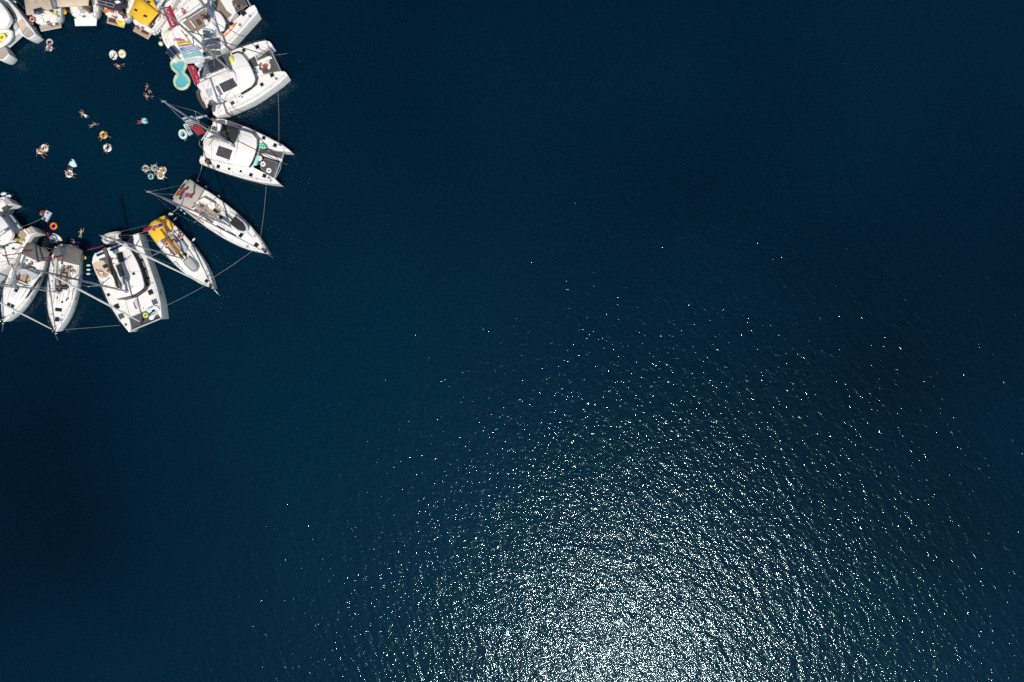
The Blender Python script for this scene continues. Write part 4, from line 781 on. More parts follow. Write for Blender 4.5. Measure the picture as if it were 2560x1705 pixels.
def flag(label, A, B, p0, p1, wind, bands, seed=0, text=None, group='flags strung from mastheads to sterns', along='v', deco=None, droop=.25, wave=.10):
    """bands: list of (fraction, material); along 'v' stripes parallel to the fly, 'u' parallel to the hoist"""
    nu, nv = 14, max(9, len(bands) * 2) if along == 'v' else 8
    g = cloth(A, B, p0, p1, wind, nu, nv, droop, seed, wave); mb = MB(); mats = []
    for f_, m_ in bands:
        if M[m_] not in mats: mats.append(M[m_])
    def band(s):
        acc = 0
        for f_, m_ in bands:
            acc += f_
            if s < acc + 1e-6: return mats.index(M[m_])
        return mats.index(M[bands[-1][1]])
    for sgn in (0, 1):
        o = len(mb.v); mb.v += [tuple(p + Vector((0, 0, -.012 * sgn))) for r in g for p in r]
        for j in range(nv):
            for i in range(nu):
                a = o + j * (nu + 1) + i; q = (a, a + 1, a + nu + 2, a + nu + 1); mb.f.append(q if not sgn else q[::-1])
                mb.m.append(band((j + .5) / nv if along == 'v' else (i + .5) / nu))
    o = tuple(g[0][0]); fl = single('flag', label, 'flag', mb, mats, o, group)
    def on(u, v, up=.02):
        x, y_ = min(max(u, 0), .9999) * nu, min(max(v, 0), .9999) * nv; i, j = int(x), int(y_); fx, fy = x - i, y_ - j
        return g[j][i].lerp(g[j][i + 1], fx).lerp(g[j + 1][i].lerp(g[j + 1][i + 1], fx), fy) + Vector((0, 0, up))
    if text:
        cu = bpy.data.curves.new('lettering', 'FONT'); cu.body = text; cu.shear = .35; cu.resolution_u = 2; cu.offset = .012
        tmp = bpy.data.objects.new('tmp', cu); COL.objects.link(tmp); bpy.context.view_layer.update()
        me = bpy.data.meshes.new_from_object(tmp.evaluated_get(bpy.context.evaluated_depsgraph_get())); bpy.data.objects.remove(tmp); bpy.data.curves.remove(cu)
        bm = bmesh.new(); bm.from_mesh(me); bmesh.ops.triangulate(bm, faces=bm.faces); bmesh.ops.subdivide_edges(bm, edges=[e for e in bm.edges if e.calc_length() > .15], cuts=1); bm.to_mesh(me); bm.free()
        xs = [v.co.x for v in me.vertices]; ys = [v.co.y for v in me.vertices]
        for v in me.vertices:
            s_, r_ = (v.co.x - min(xs)) / (max(xs) - min(xs)), (v.co.y - min(ys)) / (max(ys) - min(ys))
            p = on(.28 + .44 * r_, .92 - .84 * s_, .03); v.co = p - Vector(o)
        me.materials.append(M['f_white']); link('lettering', me, fl)
    if deco:
        for (u0, v0, u1, v1, m_) in deco:
            mbd = MB(); n = 6; vv = [on(u0 + (u1 - u0) * i / n, v0 + (v1 - v0) * j / n) for j in range(n + 1) for i in range(n + 1)]
            mbd.add(vv, [(j * (n + 1) + i, j * (n + 1) + i + 1, (j + 1) * (n + 1) + i + 1, (j + 1) * (n + 1) + i) for j in range(n) for i in range(n)])
            link('flag_panel', mesh_from(mbd, 'flag_panel', M[m_], o), fl)
    return fl
def halyard(label, A, B):
    single('flag_line', label, 'rope', MB().tube([A, A.lerp(B, .5) - Vector((0, 0, .15)), B], .022, 5), M['rope'], tuple(A))
A1, B1 = Vector(W(489, 214, 3.2)), MAST1[1]
halyard('dressing line of flags from red banner stern up to the mast', A1, B1)
GR = [(1 / 9, 'f_blue' if i % 2 == 0 else 'f_white') for i in range(9)]
flag('red banner with white script lettering at the stern beside the pool float', A1, B1, (487, 211), (469, 164), (.85, .18, -.05), [(1, 'f_red')], 3, 'Coca-Cola', droop=.15)
flag('plain white flag next to the red stern banner', A1, B1, (467, 160), (462, 147), (2.1, .45, 0), [(1, 'f_white')], 4)
flag('pale teal flag below the blue-striped flag', A1, B1, (462, 146), (457, 135), (2.2, .55, 0), [(1, 'f_teal')], 5)
flag('blue and white striped flag on the long flag line', A1, B1, (457, 134), (449, 119), (2.0, .5, 0), GR, 6, deco=[(.02, .55, .40, .98, 'f_blue')])
flag('red and yellow flag on the long flag line', A1, B1, (448, 117), (444, 103), (1.45, .35, 0), [(.25, 'f_red'), (.15, 'f_white'), (.6, 'f_yel')], 7)
flag('small magenta pennant above the red and yellow flag', A1, B1, (442, 101), (439, 95), (.95, .05, 0), [(1, 'f_pink')], 8)
flag('tall red flag with white lettering beside the yellow awning', A1, B1, (418, 72), (394, 13), (.95, .25, 0), [(1, 'f_red')], 9, 'Coca-Cola', droop=.1)
A2, B2 = Vector(W(*k5(700, 712), 3.0)), MAST2[1]
halyard('flag line from catamaran stern up its tall mast past the swimmers', A2, B2)
flag('red flag with white lettering above swimmers by the black-canopied catamaran', A2, B2, k5(690, 702), k5(562, 556), (.98, .30, 0), [(1, 'f_red')], 11, 'Coca-Cola', droop=.1)
flag('white red and grey striped flag above the red lettered one', A2, B2, k5(556, 548), k5(480, 465), (1.25, .55, 0), [(.2, 'f_white'), (.16, 'f_red'), (.16, 'f_white'), (.16, 'f_navy'), (.16, 'f_white'), (.16, 'greyblue')], 12, deco=[(.55, .30, .68, .75, 'f_red')])
flag('blue and white flag nearest the masthead above the open water', A2, B2, k5(474, 458), k5(432, 412), (1.15, .45, 0), [(.3, 'f_navy'), (.3, 'f_blue'), (.4, 'f_white')], 13)
flag('small blue and white pennant on the far side of the grey mast', A2, B2, k5(500, 490), k5(470, 455), (2.4, .95, 0), [(1, 'f_white')], 14, deco=[(.75, 0, 1, 1, 'f_blue')])
B6, T6 = MAST6; A6 = Vector(W(*k6(800, 610), 3.0)); E6 = Vector(W(*k6(390, 535), 13.0))
halyard('flag line over the khaki bimini', A6, E6)
for i, (p0, p1, col, lb) in enumerate(((k6(780, 606), k6(730, 597), 'f_red', 'red pennant lowest on the khaki-bimini flag line'), (k6(722, 595), k6(640, 580), 'f_pink', 'pink pennant on the khaki-bimini flag line'), (k6(630, 578), k6(560, 566), 'f_white', 'white pennant on the khaki-bimini flag line'), (k6(550, 564), k6(490, 553), 'f_orange', 'orange pennant highest on the khaki-bimini flag line'))):
    flag(lb, A6, E6, p0, p1, (.25, .62, 0), [(1, col)], 20 + i)
flag('red and yellow flag over the khaki bimini', A6, E6, k6(600, 573), k6(520, 559), (.55, 1.05, 0), [(.5, 'f_red'), (.5, 'f_orange')], 25)
A7, E7 = Vector(W(*k7(530, 330), 3.2)), Vector(W(*k7(-30, 500), 9.5))
halyard('flag line crossing the yellow bimini', A7, E7)
for p0, p1, col, lb in ((k7(525, 332), k7(490, 342), 'f_red', 'red pennant at the boom end over the yellow bimini'), (k7(480, 345), k7(400, 370), 'f_navy', 'navy pennant over the yellow bimini'), (k7(395, 372), k7(310, 398), 'f_pink', 'pink and white pennant over the yellow bimini'), (k7(300, 400), k7(170, 440), 'f_red', 'bright red pennant off the edge of the yellow bimini')):
    flag(lb, A7, E7, p0, p1, (.1, .50, 0), [(1, col)], len(lb))
for a, b, za, zb, lb in ((k8(320, 290), k8(100, 350), 4.4, 5.5, 'red furled banner between the big catamaran and the taupe-awning yacht'), (k10(785, 408), k10(450, 482), 3.3, 4.2, 'red furled banner over the downward-pointing yacht'), (k10(400, 342), k10(30, 402), 3.4, 4.6, 'red furled banner over the left taupe awning')):
    P0, P1 = Vector(W(*a, za)), Vector(W(*b, zb)); n = 10
    single('banner', lb, 'banner', MB().tube([P0.lerp(P1, i / n) + Vector((0, 0, -.1 * math.sin(math.pi * i / n))) for i in range(n + 1)], [.045 + .035 * abs(math.sin(i * 1.3)) for i in range(n + 1)], 6), M['f_crimson'], tuple(P0), 'furled red banners')

# ------------------------------------------------------------------ inflatables
def torus_mesh(name, R_, r, m_, n=28):
    return mesh_from(MB().torus((0, 0, 0), R_, r, n, 10, zr=.85), name, M[m_], smooth=True, angle=180)
def ring(label, x, y, z, R_, r, m_, k=kz, group='swim rings'):
    w = W(*k(x, y), z + r * .5); o = link('swim_ring', torus_mesh('swim_ring', R_, r, m_)); o.location = (w[0], w[1], z + r * (.35 if z == 0 else .85)); tag(o, label, 'swim ring', group)
    v = MB().tube([(R_, 0, r * .8), (R_, 0, r * .85 + .03)], .03, 6); link('air_valve', mesh_from(v, 'air_valve', M['white']), o); return o
# figure-of-eight pool float
path = [(395, 1235), (300, 1200), (240, 1240), (215, 1300)]
out = [(170, 500), (200, 470), (300, 440), (400, 440), (440, 520), (420, 590), (395, 630), (400, 670), (440, 700), (490, 780), (480, 860), (430, 920), (360, 942), (290, 925), (235, 870), (222, 790), (250, 720), (275, 690), (270, 665), (235, 640), (185, 590)]
mid = smooth_poly(P(k4, out, .25), 2); cen = inset(ccw(mid), .24); c0 = (sum(x for x, y_ in cen) / len(cen), sum(y_ for x, y_ in cen) / len(cen), 0)
pf = Thing('pool_float', 'figure-eight inflatable pool float with blue floor and lime rim', 'pool float', c0)
ri = pf.part('rim_tube', MB().tube([(x, y_, .20) for x, y_ in cen] + [(*cen[0], .20)], .22, 8), M['poolrim'], smooth=True); pf.part('pool_floor', MB().prism(inset(cen, .05), -.05, .12), M['poolblue'])
pf.part('rim_line', MB().tube([(x, y_, .30) for x, y_ in inset(cen, .17)] + [(*inset(cen, .17)[0], .30)], .02, 4), M['blue'], ri)
for i in (4, 18, 32, 46, 60):
    x, y_ = cen[i % len(cen)]; pf.part('grab_handle', MB().box((x, y_, .43), (.3, .1, .04), i, .01), M['green'], ri)
# round cream lounge disc between panels and pool
w = W(436, 141, .5); t = Thing('lounge_float', 'round cream lounge float wedged between solar panels and the pool float', 'float', (w[0], w[1], 0))
t.part('disc', MB().prism([(w[0] + .62 * math.cos(a * .39), w[1] + .8 * math.sin(a * .39)) for a in range(16)], .1, .55, .15), M['cream'], smooth=True); t.part('backrest', MB().torus((w[0], w[1], .55), .45, .13, 14, 8, a0=2.6, a1=5.2), M['offwhite'], smooth=True)
w = W(401, 108, .3); o = single('buoy', 'round cream buoy floating by the white catamaran stern', 'buoy', MB().ell((w[0], w[1], .15), (.32, .32, .3)).tube([(w[0], w[1], .4), (w[0], w[1], .55)], .05, 6), M['cream'], (w[0], w[1], 0))
# on the decks
w = c_ = W(*k4(1725, 545), 1.9); o = link('swan_float', mesh_from(MB().torus((0, 0, 0), .50, .17, 22, 8, a0=math.radians(-55), a1=math.radians(215)).ell((.42, .62, .06), (.16, .1, .1)), 'swan_float', M['offwhite'], smooth=True, angle=180)); o.location = (w[0], w[1], 1.78); tag(o, 'cream horseshoe-shaped float lying on the upper catamaran net', 'float')
link('inner_pad', mesh_from(MB().prism([(.34 * math.cos(a * .5), .34 * math.sin(a * .5)) for a in range(12)], -.1, -.04), 'inner_pad', M['brown']), o)
a, b = Vector(W(*k4(1155, 395), 3.4)), Vector(W(*k4(1180, 490), 3.4)); n = 8
o = single('yellow_float', 'yellow inflatable lying on the catamaran cabin roof', 'float', MB().tube([a.lerp(b, i / n) for i in range(n + 1)], [.12, .26, .30, .30, .28, .30, .30, .25, .12], 10).tube([a.lerp(b, .2) + Vector((.1, 0, .3)), a.lerp(b, .8) + Vector((.1, 0, .3))], .06, 6), M['lemon'], tuple(a))
ring('white swim ring on the black-canopied catamaran net, nearer the mast', 1750, 1176, 1.68, .24, .13, 'white', k5); ring('white swim ring on the black-canopied catamaran net, nearer the bow', 1845, 1282, 1.68, .24, .13, 'white', k5)
ring('lime yellow swim ring on the big catamaran bow net', 888, 1232, 1.83, .25, .13, 'limey', k8)
pl = smooth_poly(P(k5, [(1612, 1024), (1650, 1030), (1692, 1042), (1668, 1110), (1640, 1202), (1600, 1190), (1565, 1170), (1590, 1100)], 2.1), 1); w = (*pl[0], 1.95)
t = Thing('air_mattress', 'mint green air mattress on the black-canopied catamaran foredeck', 'air mattress', (pl[0][0], pl[0][1], 1.95)); t.part('mattress', MB().prism(pl, 1.95, 2.1, .05), M['mint'], smooth=True)
A, B, C, D = [Vector(W(*k5(*q), 2.12)) for q in ((1612, 1030), (1688, 1046), (1640, 1196), (1572, 1170))]
for i in range(1, 6):
    s = i / 6; t.part('mattress_channel', MB().tube([A.lerp(D, s), B.lerp(C, s)], .03, 5), M['teal'])
w = W(*k5(1690, 1082), 2.05); single('deck_pouffe', 'round beige cushion beside the mint air mattress', 'cushion', MB().prism([(w[0] + .36 * math.cos(a * .35), w[1] + .36 * math.sin(a * .35)) for a in range(18)], 1.95, 2.08, .05), M['cream'], (w[0], w[1], 1.95))
# palm-leaf float: stem and paired leaflets
a, b = Vector(W(*k5(1655, 865), 2.05)), Vector(W(*k5(1805, 890), 2.05)); d = (b - a).normalized(); nrm = Vector((-d.y, d.x, 0)); t = Thing('palm_float', 'green palm-leaf float on the black-canopied catamaran foredeck', 'float', tuple(a))
t.part('stem', MB().tube([a, b], [.05, .03], 6), M['green'], smooth=True)
for i in range(1, 8):
    q = a.lerp(b, i / 8)
    for g_ in (-1, 1):
        l_ = .42 * math.sin(math.pi * (i + .6) / 9.2); e = q + nrm * g_ * l_ + d * .22; t.part('leaflet', MB().tube([q, q.lerp(e, .5) + Vector((0, 0, .05)), e], [.03, .09, .02], 6, flat=1.2), M['green' if i % 2 else 'mint'], smooth=True)
def board(label, k, a, b, width, z, m_, m2, name='paddle_board', thick=.12):
    A, B = V2(W(*k(*a), z)), V2(W(*k(*b), z)); ax = B - A; L = ax.length; ax.normalize(); ay = Vector((-ax.y, ax.x)); pr = [(0, .35), (.06, .75), (.2, .97), (.5, 1), (.75, .85), (.9, .5), (1, .08)]
    pl = [tuple(A + ax * L * u + ay * width / 2 * w_) for u, w_ in pr] + [tuple(A + ax * L * u - ay * width / 2 * w_) for u, w_ in reversed(pr)]
    t = Thing(name, label, 'paddle board', (A.x, A.y, z)); t.part('board', MB().prism(pl, z, z + thick, .04), M[m_], smooth=True); q = ccw(pl); c_ = (A + B) / 2
    t.part('deck_pad', MB().box((c_.x, c_.y, z + thick + .006), (L * .45, width * .6, .012), math.atan2(ax.y, ax.x)), M[m2]); return t
board('bright yellow board on the teak platform below the navy awning', k2, (850, 600), (672, 405), .95, .98, 'lemon', 'gold2')
board('long orange board on the side deck of the top catamaran', k3, (1242, 715), (1500, 445), .42, 1.95, 'orange', 'cream'); board('yellow and orange board between the beige-awning yachts', k1, (1570, 315), (1430, 232), .55, .3, 'gold2', 'orange')
board('narrow cream board floating beside the taupe awnings', k9, (985, 1160), (1165, 1280), .62, .02, 'cream', 'offwhite')
# dinghies on davits
rib('charcoal inflatable dinghy with pale floor hanging at the catamaran stern by the pool float', k4, ((815, 1215), (640, 925)), 1.9, 1.5, 'rubberdk', 'cream', True, r=.27)
rib('pale grey dinghy hanging behind the big tan-sundeck catamaran', k8, ((560, 175), (305, 215)), 1.75, 1.4, 'rubberwt', 'cream', True, r=.24)
# pale blue inflatables heaped on the bow of the big catamaran
for x, y_, R_, m_, lb in ((935, 1165, .34, 'paleaqua', 'pale aqua float in the heap on the big catamaran bow'), (965, 1262, .34, 'white', 'white float at the net edge of the big catamaran bow')):
    w = W(*k8(x, y_), 2.2); o = single('deck_float', lb, 'float', MB().ell((w[0], w[1], 2.15), (R_ * 1.2, R_, .17), rz=.6).ell((w[0] + .3, w[1] + .25, 2.2), (.28, .18, .14)), M[m_], (w[0], w[1], 2.0))
w = W(*k8(1020, 1160), 2.2); o = single('deck_float', 'white curved swan-like float in the heap on the big catamaran bow', 'float', MB().torus((w[0], w[1], 2.17), .42, .14, 16, 8, a0=-.6, a1=2.9), M['white'], (w[0], w[1], 2.0))
w = W(*k8(1000, 1210), 2.2); o = single('deck_towel', 'grey blue towel crumpled on the big catamaran bow', 'towel', MB().ell((w[0], w[1], 2.07), (.5, .3, .09), rz=.4), M['greyblue'], (w[0], w[1], 2.0))
ring('yellow swim ring in the tender at the top left corner', 62, 918, 2.35, .36, .2, 'lemon', kt)
ring('yellow ring buoy on the stern deck of the top catamaran', 128, 625, 1.95, .16, .09, 'lemon', k3); ring('small yellow ring on the downward-pointing yacht stern', 1070, 425, 1.3, .16, .1, 'lemon', k10)
# rope heap, yellow
mb = MB(); rr = random.Random(4); w0 = W(*kl(290, 1045), 2.0)
for i in range(9):
    a = rr.random() * 6; q = [(w0[0] + (j - 3) * .32 + rr.uniform(-.1, .1), w0[1] - (j - 3) * .06 + rr.uniform(-.2, .2), 1.95 + rr.random() * .18) for j in range(7)]; mb.tube(q, .035, 5)
single('rope_heap', 'tangled heap of yellow rope on the left-edge catamaran stern', 'rope', mb, M['ropeyel'], (w0[0], w0[1], 1.9))
# life buoys
def lifebuoy(label, k, x, y_, z, m_='orange'):
    w = W(*k(x, y_), z); o = link('life_buoy', torus_mesh('life_buoy', .27, .10, m_)); o.location = (w[0], w[1], z); tag(o, label, 'life buoy', 'life buoys on the yachts')
    for i in range(4):
        a = i * math.pi / 2 + .3; link('band', mesh_from(MB().torus((0, 0, 0), .27, .105, 3, 8, a0=a, a1=a + .35, zr=.86), 'band', M['white']), o)
lifebuoy('orange life buoy on the stern of the tan-awning yacht', k1, 755, 455, 1.45); lifebuoy('orange life buoy on the side deck of the mustard-covered yacht', k7, 545, 625, 1.6); lifebuoy('red life buoy on the shroud of the mustard-covered yacht', k7, 755, 500, 1.75, 'red'); lifebuoy('red life buoy on the rail of the left taupe-awning yacht', k10, 205, 518, 1.6, 'red')

# ------------------------------------------------------------------ fenders and mooring lines
FEN = mesh_from(MB().tube([(0, 0, -.34), (0, 0, -.28), (0, 0, -.2), (0, 0, 0), (0, 0, .2), (0, 0, .28), (0, 0, .34)], [.04, .11, .135, .14, .135, .11, .04], 12), 'fender', M['fender'], smooth=True, angle=70)
FCAP = mesh_from(MB().tube([(0, 0, .32), (0, 0, .40)], [.05, .03], 8).tube([(0, 0, .38), (0, 0, .75)], .012, 5), 'fender_eye', M['blue'])
def fender(label, k, x, y_, ang, z=.75, tilt=1.15, s=1.0, group='white fenders hanging from the yachts'):
    o = link('fender', FEN); w = W(*k(x, y_), z); o.location = w; o.rotation_euler = (0, tilt, ang); o.scale = (s, s, s); tag(o, label, 'fender', group); link('fender_eye', FCAP, o)
ORD = ('first', 'second', 'third', 'fourth', 'fifth', 'sixth', 'seventh')
def fenders(label, k, pts, ang, **kw):
    ver = max(p[1] for p in pts) - min(p[1] for p in pts) > max(p[0] for p in pts) - min(p[0] for p in pts)
    for i, (x, y_) in enumerate(sorted(pts, key=lambda p: p[1] if ver else p[0])): fender('%s from the %s, %s' % (ORD[i], 'top' if ver else 'left', label), k, x, y_, ang, **kw)
fenders('white fender in the cluster beside the yellow awning stern', k2, ((1530, 770), (1605, 735), (1650, 690), (1700, 640), (1715, 590), (1560, 690), (1620, 640)), math.radians(140), s=1.15)
fenders('white fender between corner catamaran and tan-awning yacht', k1, ((745, 560), (810, 660), (740, 490), (345, 40)), math.radians(-30), s=1.1)
fenders('white fender between the downward-pointing yacht and big catamaran', k10, ((1120, 522), (1120, 578), (1118, 630)), 0, z=.9)
fenders('white fender on the stern quarter of the big catamaran', k8, ((832, 208), (838, 238), (848, 276)), .1, z=1.0)
fenders('white fender along the mustard-covered yacht', k7, ((585, 160), (625, 165), (672, 236), (965, 558)), .6, z=.9, s=.9); fenders('small white fender along the khaki-bimini yacht', k6, ((888, 300), (1030, 402), (1262, 568), (530, 775), (590, 820), (652, 878)), -.6, z=.8, s=.6)
fenders('large white fender on the left-edge catamaran stern', kl, ((140, 330), (60, 290), (45, 365), (60, 420)), .1, z=1.2, s=1.5); fender('white fender on the top catamaran starboard quarter', k3, 1430, 785, .7, z=1.2, s=1.4); fender('cream fender on the top catamaran port quarter', k3, 285, 320, .7, z=1.5, s=1.4)
def mooring(label, k, a, b, za, zb, r=.014, m_='moor', sag=.25):
    A, B = Vector(W(*k(*a), za)), Vector(W(*k(*b), zb)); n = 8
    single('mooring_line', label, 'rope', MB().tube([A.lerp(B, i / n) - Vector((0, 0, sag * math.sin(math.pi * i / n))) for i in range(n + 1)], r, 5), M[m_], tuple(A), 'mooring lines between the yachts')
mooring('mooring line between the two right-hand catamarans', kz, (694, 211), (697, 352), 1.8, 1.8); mooring('mooring line from lower right catamaran bow to khaki-bimini yacht', kz, (666, 458), (650, 602), 1.7, 1.5)
mooring('mooring line between khaki-bimini and mustard-covered yachts', kz, (634, 625), (526, 698), 1.4, 1.4); mooring('mooring line from mustard-covered yacht to big catamaran', kz, (516, 712), (412, 766), 1.4, 1.9)
mooring('mooring line from big catamaran to downward-pointing yacht', kz, (301, 813), (162, 824), 1.9, 1.4); mooring('anchor line off the bow of the upper right catamaran', kz, (684, 137), (728, 130), 1.5, -.3); mooring('anchor line off the mustard-covered yacht bow', kz, (537, 727), (558, 750), 1.2, -.5)
mooring('anchor line off the downward-pointing yacht bow', kz, (138, 838), (144, 858), 1.2, -.5); mooring('anchor line off the left-edge yacht bow', kz, (7, 808), (-2, 842), 1.2, -.5); mooring('stern line between lower right catamaran and khaki-bimini yacht', k5, (750, 1190), (665, 1445), 1.5, 1.4, .03)
mooring('anchor line off the khaki-bimini yacht bow', kz, (673, 637), (686, 650), 1.2, -.5); mooring('thin line from the left catamaran to the white lounger', kz, (56, 566), (103, 546), 1.4, .2, .012)
mooring('anchor line off the lower right catamaran bow', k5, (2040, 1140), (2205, 1200), 1.5, -.6)

# ------------------------------------------------------------------ people
def J(**kw): return kw
def body_mesh(name, jt, hands=True):
    """one continuous skin grown over a joint tree; jt: joint -> (x, y, z); returns body, hair, swimwear, eyes meshes"""
    tree = [('pelvis', None, .125), ('waist', 'pelvis', .115), ('chest', 'waist', .135), ('neck', 'chest', .058), ('chin', 'neck', .075), ('head', 'chin', .098), ('crown', 'head', .06)]
    for s_ in 'LR':
        tree += [('sh' + s_, 'chest', .062), ('el' + s_, 'sh' + s_, .046), ('wr' + s_, 'el' + s_, .030), ('ha' + s_, 'wr' + s_, .034), ('hip' + s_, 'pelvis', .100), ('kn' + s_, 'hip' + s_, .064), ('an' + s_, 'kn' + s_, .042), ('to' + s_, 'an' + s_, .036)]
    names = [t_[0] for t_ in tree]; vs_ = [jt[n] for n in names]; es = [(names.index(p), i) for i, (n, p, r) in enumerate(tree) if p]
    me = bpy.data.meshes.new(name); me.from_pydata(vs_, es, []); ob = bpy.data.objects.new(name, me); COL.objects.link(ob)
    ob.modifiers.new('s', 'SKIN'); me_s = ob.modifiers.new('b', 'SUBSURF'); me_s.levels = me_s.render_levels = 1
    for i, (n, p, r) in enumerate(tree):
        me.skin_vertices[0].data[i].radius = (r, r * (.8 if n in ('pelvis', 'waist', 'chest') else 1)); me.skin_vertices[0].data[i].use_root = (i == 0)
    bpy.context.view_layer.update(); ev = bpy.data.meshes.new_from_object(ob.evaluated_get(bpy.context.evaluated_depsgraph_get())); bpy.data.objects.remove(ob); bpy.data.meshes.remove(me)
    V = {n: Vector(jt[n]) for n in names}
    up = (V['crown'] - V['chin']).normalized(); face = Vector(jt['face']).normalized(); side = up.cross(face).normalized()
    bm = bmesh.new(); bm.from_mesh(ev)
    def cone(a, b, r0, r1, n=5):
        a, b = Vector(a), Vector(b); d = (b - a).normalized(); u_ = d.orthogonal().normalized(); w_ = d.cross(u_)
        ra = [bm.verts.new(a + (u_ * math.cos(6.283 * i / n) + w_ * math.sin(6.283 * i / n)) * r0) for i in range(n)]; rb = [bm.verts.new(b + (u_ * math.cos(6.283 * i / n) + w_ * math.sin(6.283 * i / n)) * r1) for i in range(n)]
        for i in range(n): bm.faces.new((ra[i], ra[(i + 1) % n], rb[(i + 1) % n], rb[i]))
        bm.faces.new(rb); return b
    hc = V['head']
    cone(hc + face * .07, hc + face * .125 - up * .02, .022, .008)                       # nose
    for g_ in (-1, 1): cone(hc + side * g_ * .075, hc + side * g_ * .112, .028, .02)      # ears
    for s_ in 'LR':                                                                     # four fingers and a thumb on each hand
        d = (V['ha' + s_] - V['wr' + s_]).normalized(); a_ = d.cross(face if abs(d.dot(face)) < .9 else up).normalized(); b_ = d.cross(a_).normalized()
        for i, l_ in enumerate((.075, .085, .08, .062)):
            st = V['ha' + s_] + d * .01 + a_ * (-.03 + .02 * i); k_ = cone(st, st + d * l_ * .55 + a_ * (i - 1.5) * .004, .0095, .0085); cone(k_, k_ + d * l_ * .4 - b_ * .02, .0085, .006)
        st = V['ha' + s_] - d * .03 + a_ * -.03; k_ = cone(st, st + d * .03 - a_ * .035, .011, .010); cone(k_, k_ + d * .035 - a_ * .008, .010, .007)
    bmesh.ops.recalc_face_normals(bm, faces=bm.faces); bm.to_mesh(ev); ev.materials.clear()
    ev.materials.append(SKIN[0]); ev.polygons.foreach_set('use_smooth', [True] * len(ev.polygons))
    # swimwear: the faces round the hips (and chest for suits), grown outward a little
    def near(co, a, b):
        ab = b - a; t_ = max(0, min(1, (co - a).dot(ab) / max(ab.length_squared, 1e-6))); return (co - (a + ab * t_)).length, t_
    def cover(test, off):
        b2 = bm.copy(); b2.normal_update(); kill = [f for f in b2.faces if not test(f.calc_center_median())]; bmesh.ops.delete(b2, geom=kill, context='FACES')
        for v in b2.verts: v.co += v.normal * off
        m_ = bpy.data.meshes.new(name + '_wear'); b2.to_mesh(m_); b2.free(); m_.materials.append(SWIM['black']); m_.polygons.foreach_set('use_smooth', [True] * len(m_.polygons)); return m_
    def shorts(co):
        for s_ in 'LR':
            if near(co, V['hip' + s_], V['hip' + s_].lerp(V['kn' + s_], .38))[0] < .125: return True
        return (co - V['pelvis']).length < .155
    def suit(co): return (co - V['pelvis']).length < .15 or near(co, V['pelvis'], V['chest'].lerp(V['waist'], .15))[0] < .15
    wear = [cover(shorts, .012), cover(suit, .012)]
    b2 = bm.copy(); b2.free(); bm.free()
    hm = MB(); c_ = hc + up * .02 - face * .022; n, m = 12, 6; ringz = []
    for j in range(m + 1):
        t_ = math.pi * .60 * (1 - j / (m + .6)); rad = .112
        ringz.append([tuple(c_ + (side * math.cos(6.283 * i / n) + face * math.sin(6.283 * i / n) * (1.05 if math.sin(6.283 * i / n) < 0 else (.72 if j < 3 else 1))) * rad * math.sin(t_) + up * math.cos(t_) * rad * 1.05 - (face * .02 if j == 0 else face * 0)) for i in range(n)])
    hm.loft(ringz); hair = mesh_from(hm, name + '_hair', HAIR[0], smooth=True, angle=80)
    em = MB()
    for g_ in (-1, 1): q = hc + face * .088 + side * g_ * .034 + up * .01; em.ell(tuple(q), (.012, .012, .012), 6, 4)
    q = hc + face * .086 - up * .055; em.tube([q - side * .025, q + side * .025], .006, 4)
    return ev, hair, wear, mesh_from(em, name + '_face', EYE)
def mir(**kw):
    """fill the right-hand joints by mirroring x of the left-hand ones where missing"""
    d = dict(kw)
    for k_ in list(d):
        if k_.endswith('L') and k_[:-1] + 'R' not in d: x, y_, z = d[k_]; d[k_[:-1] + 'R'] = (-x, y_, z)
    return d
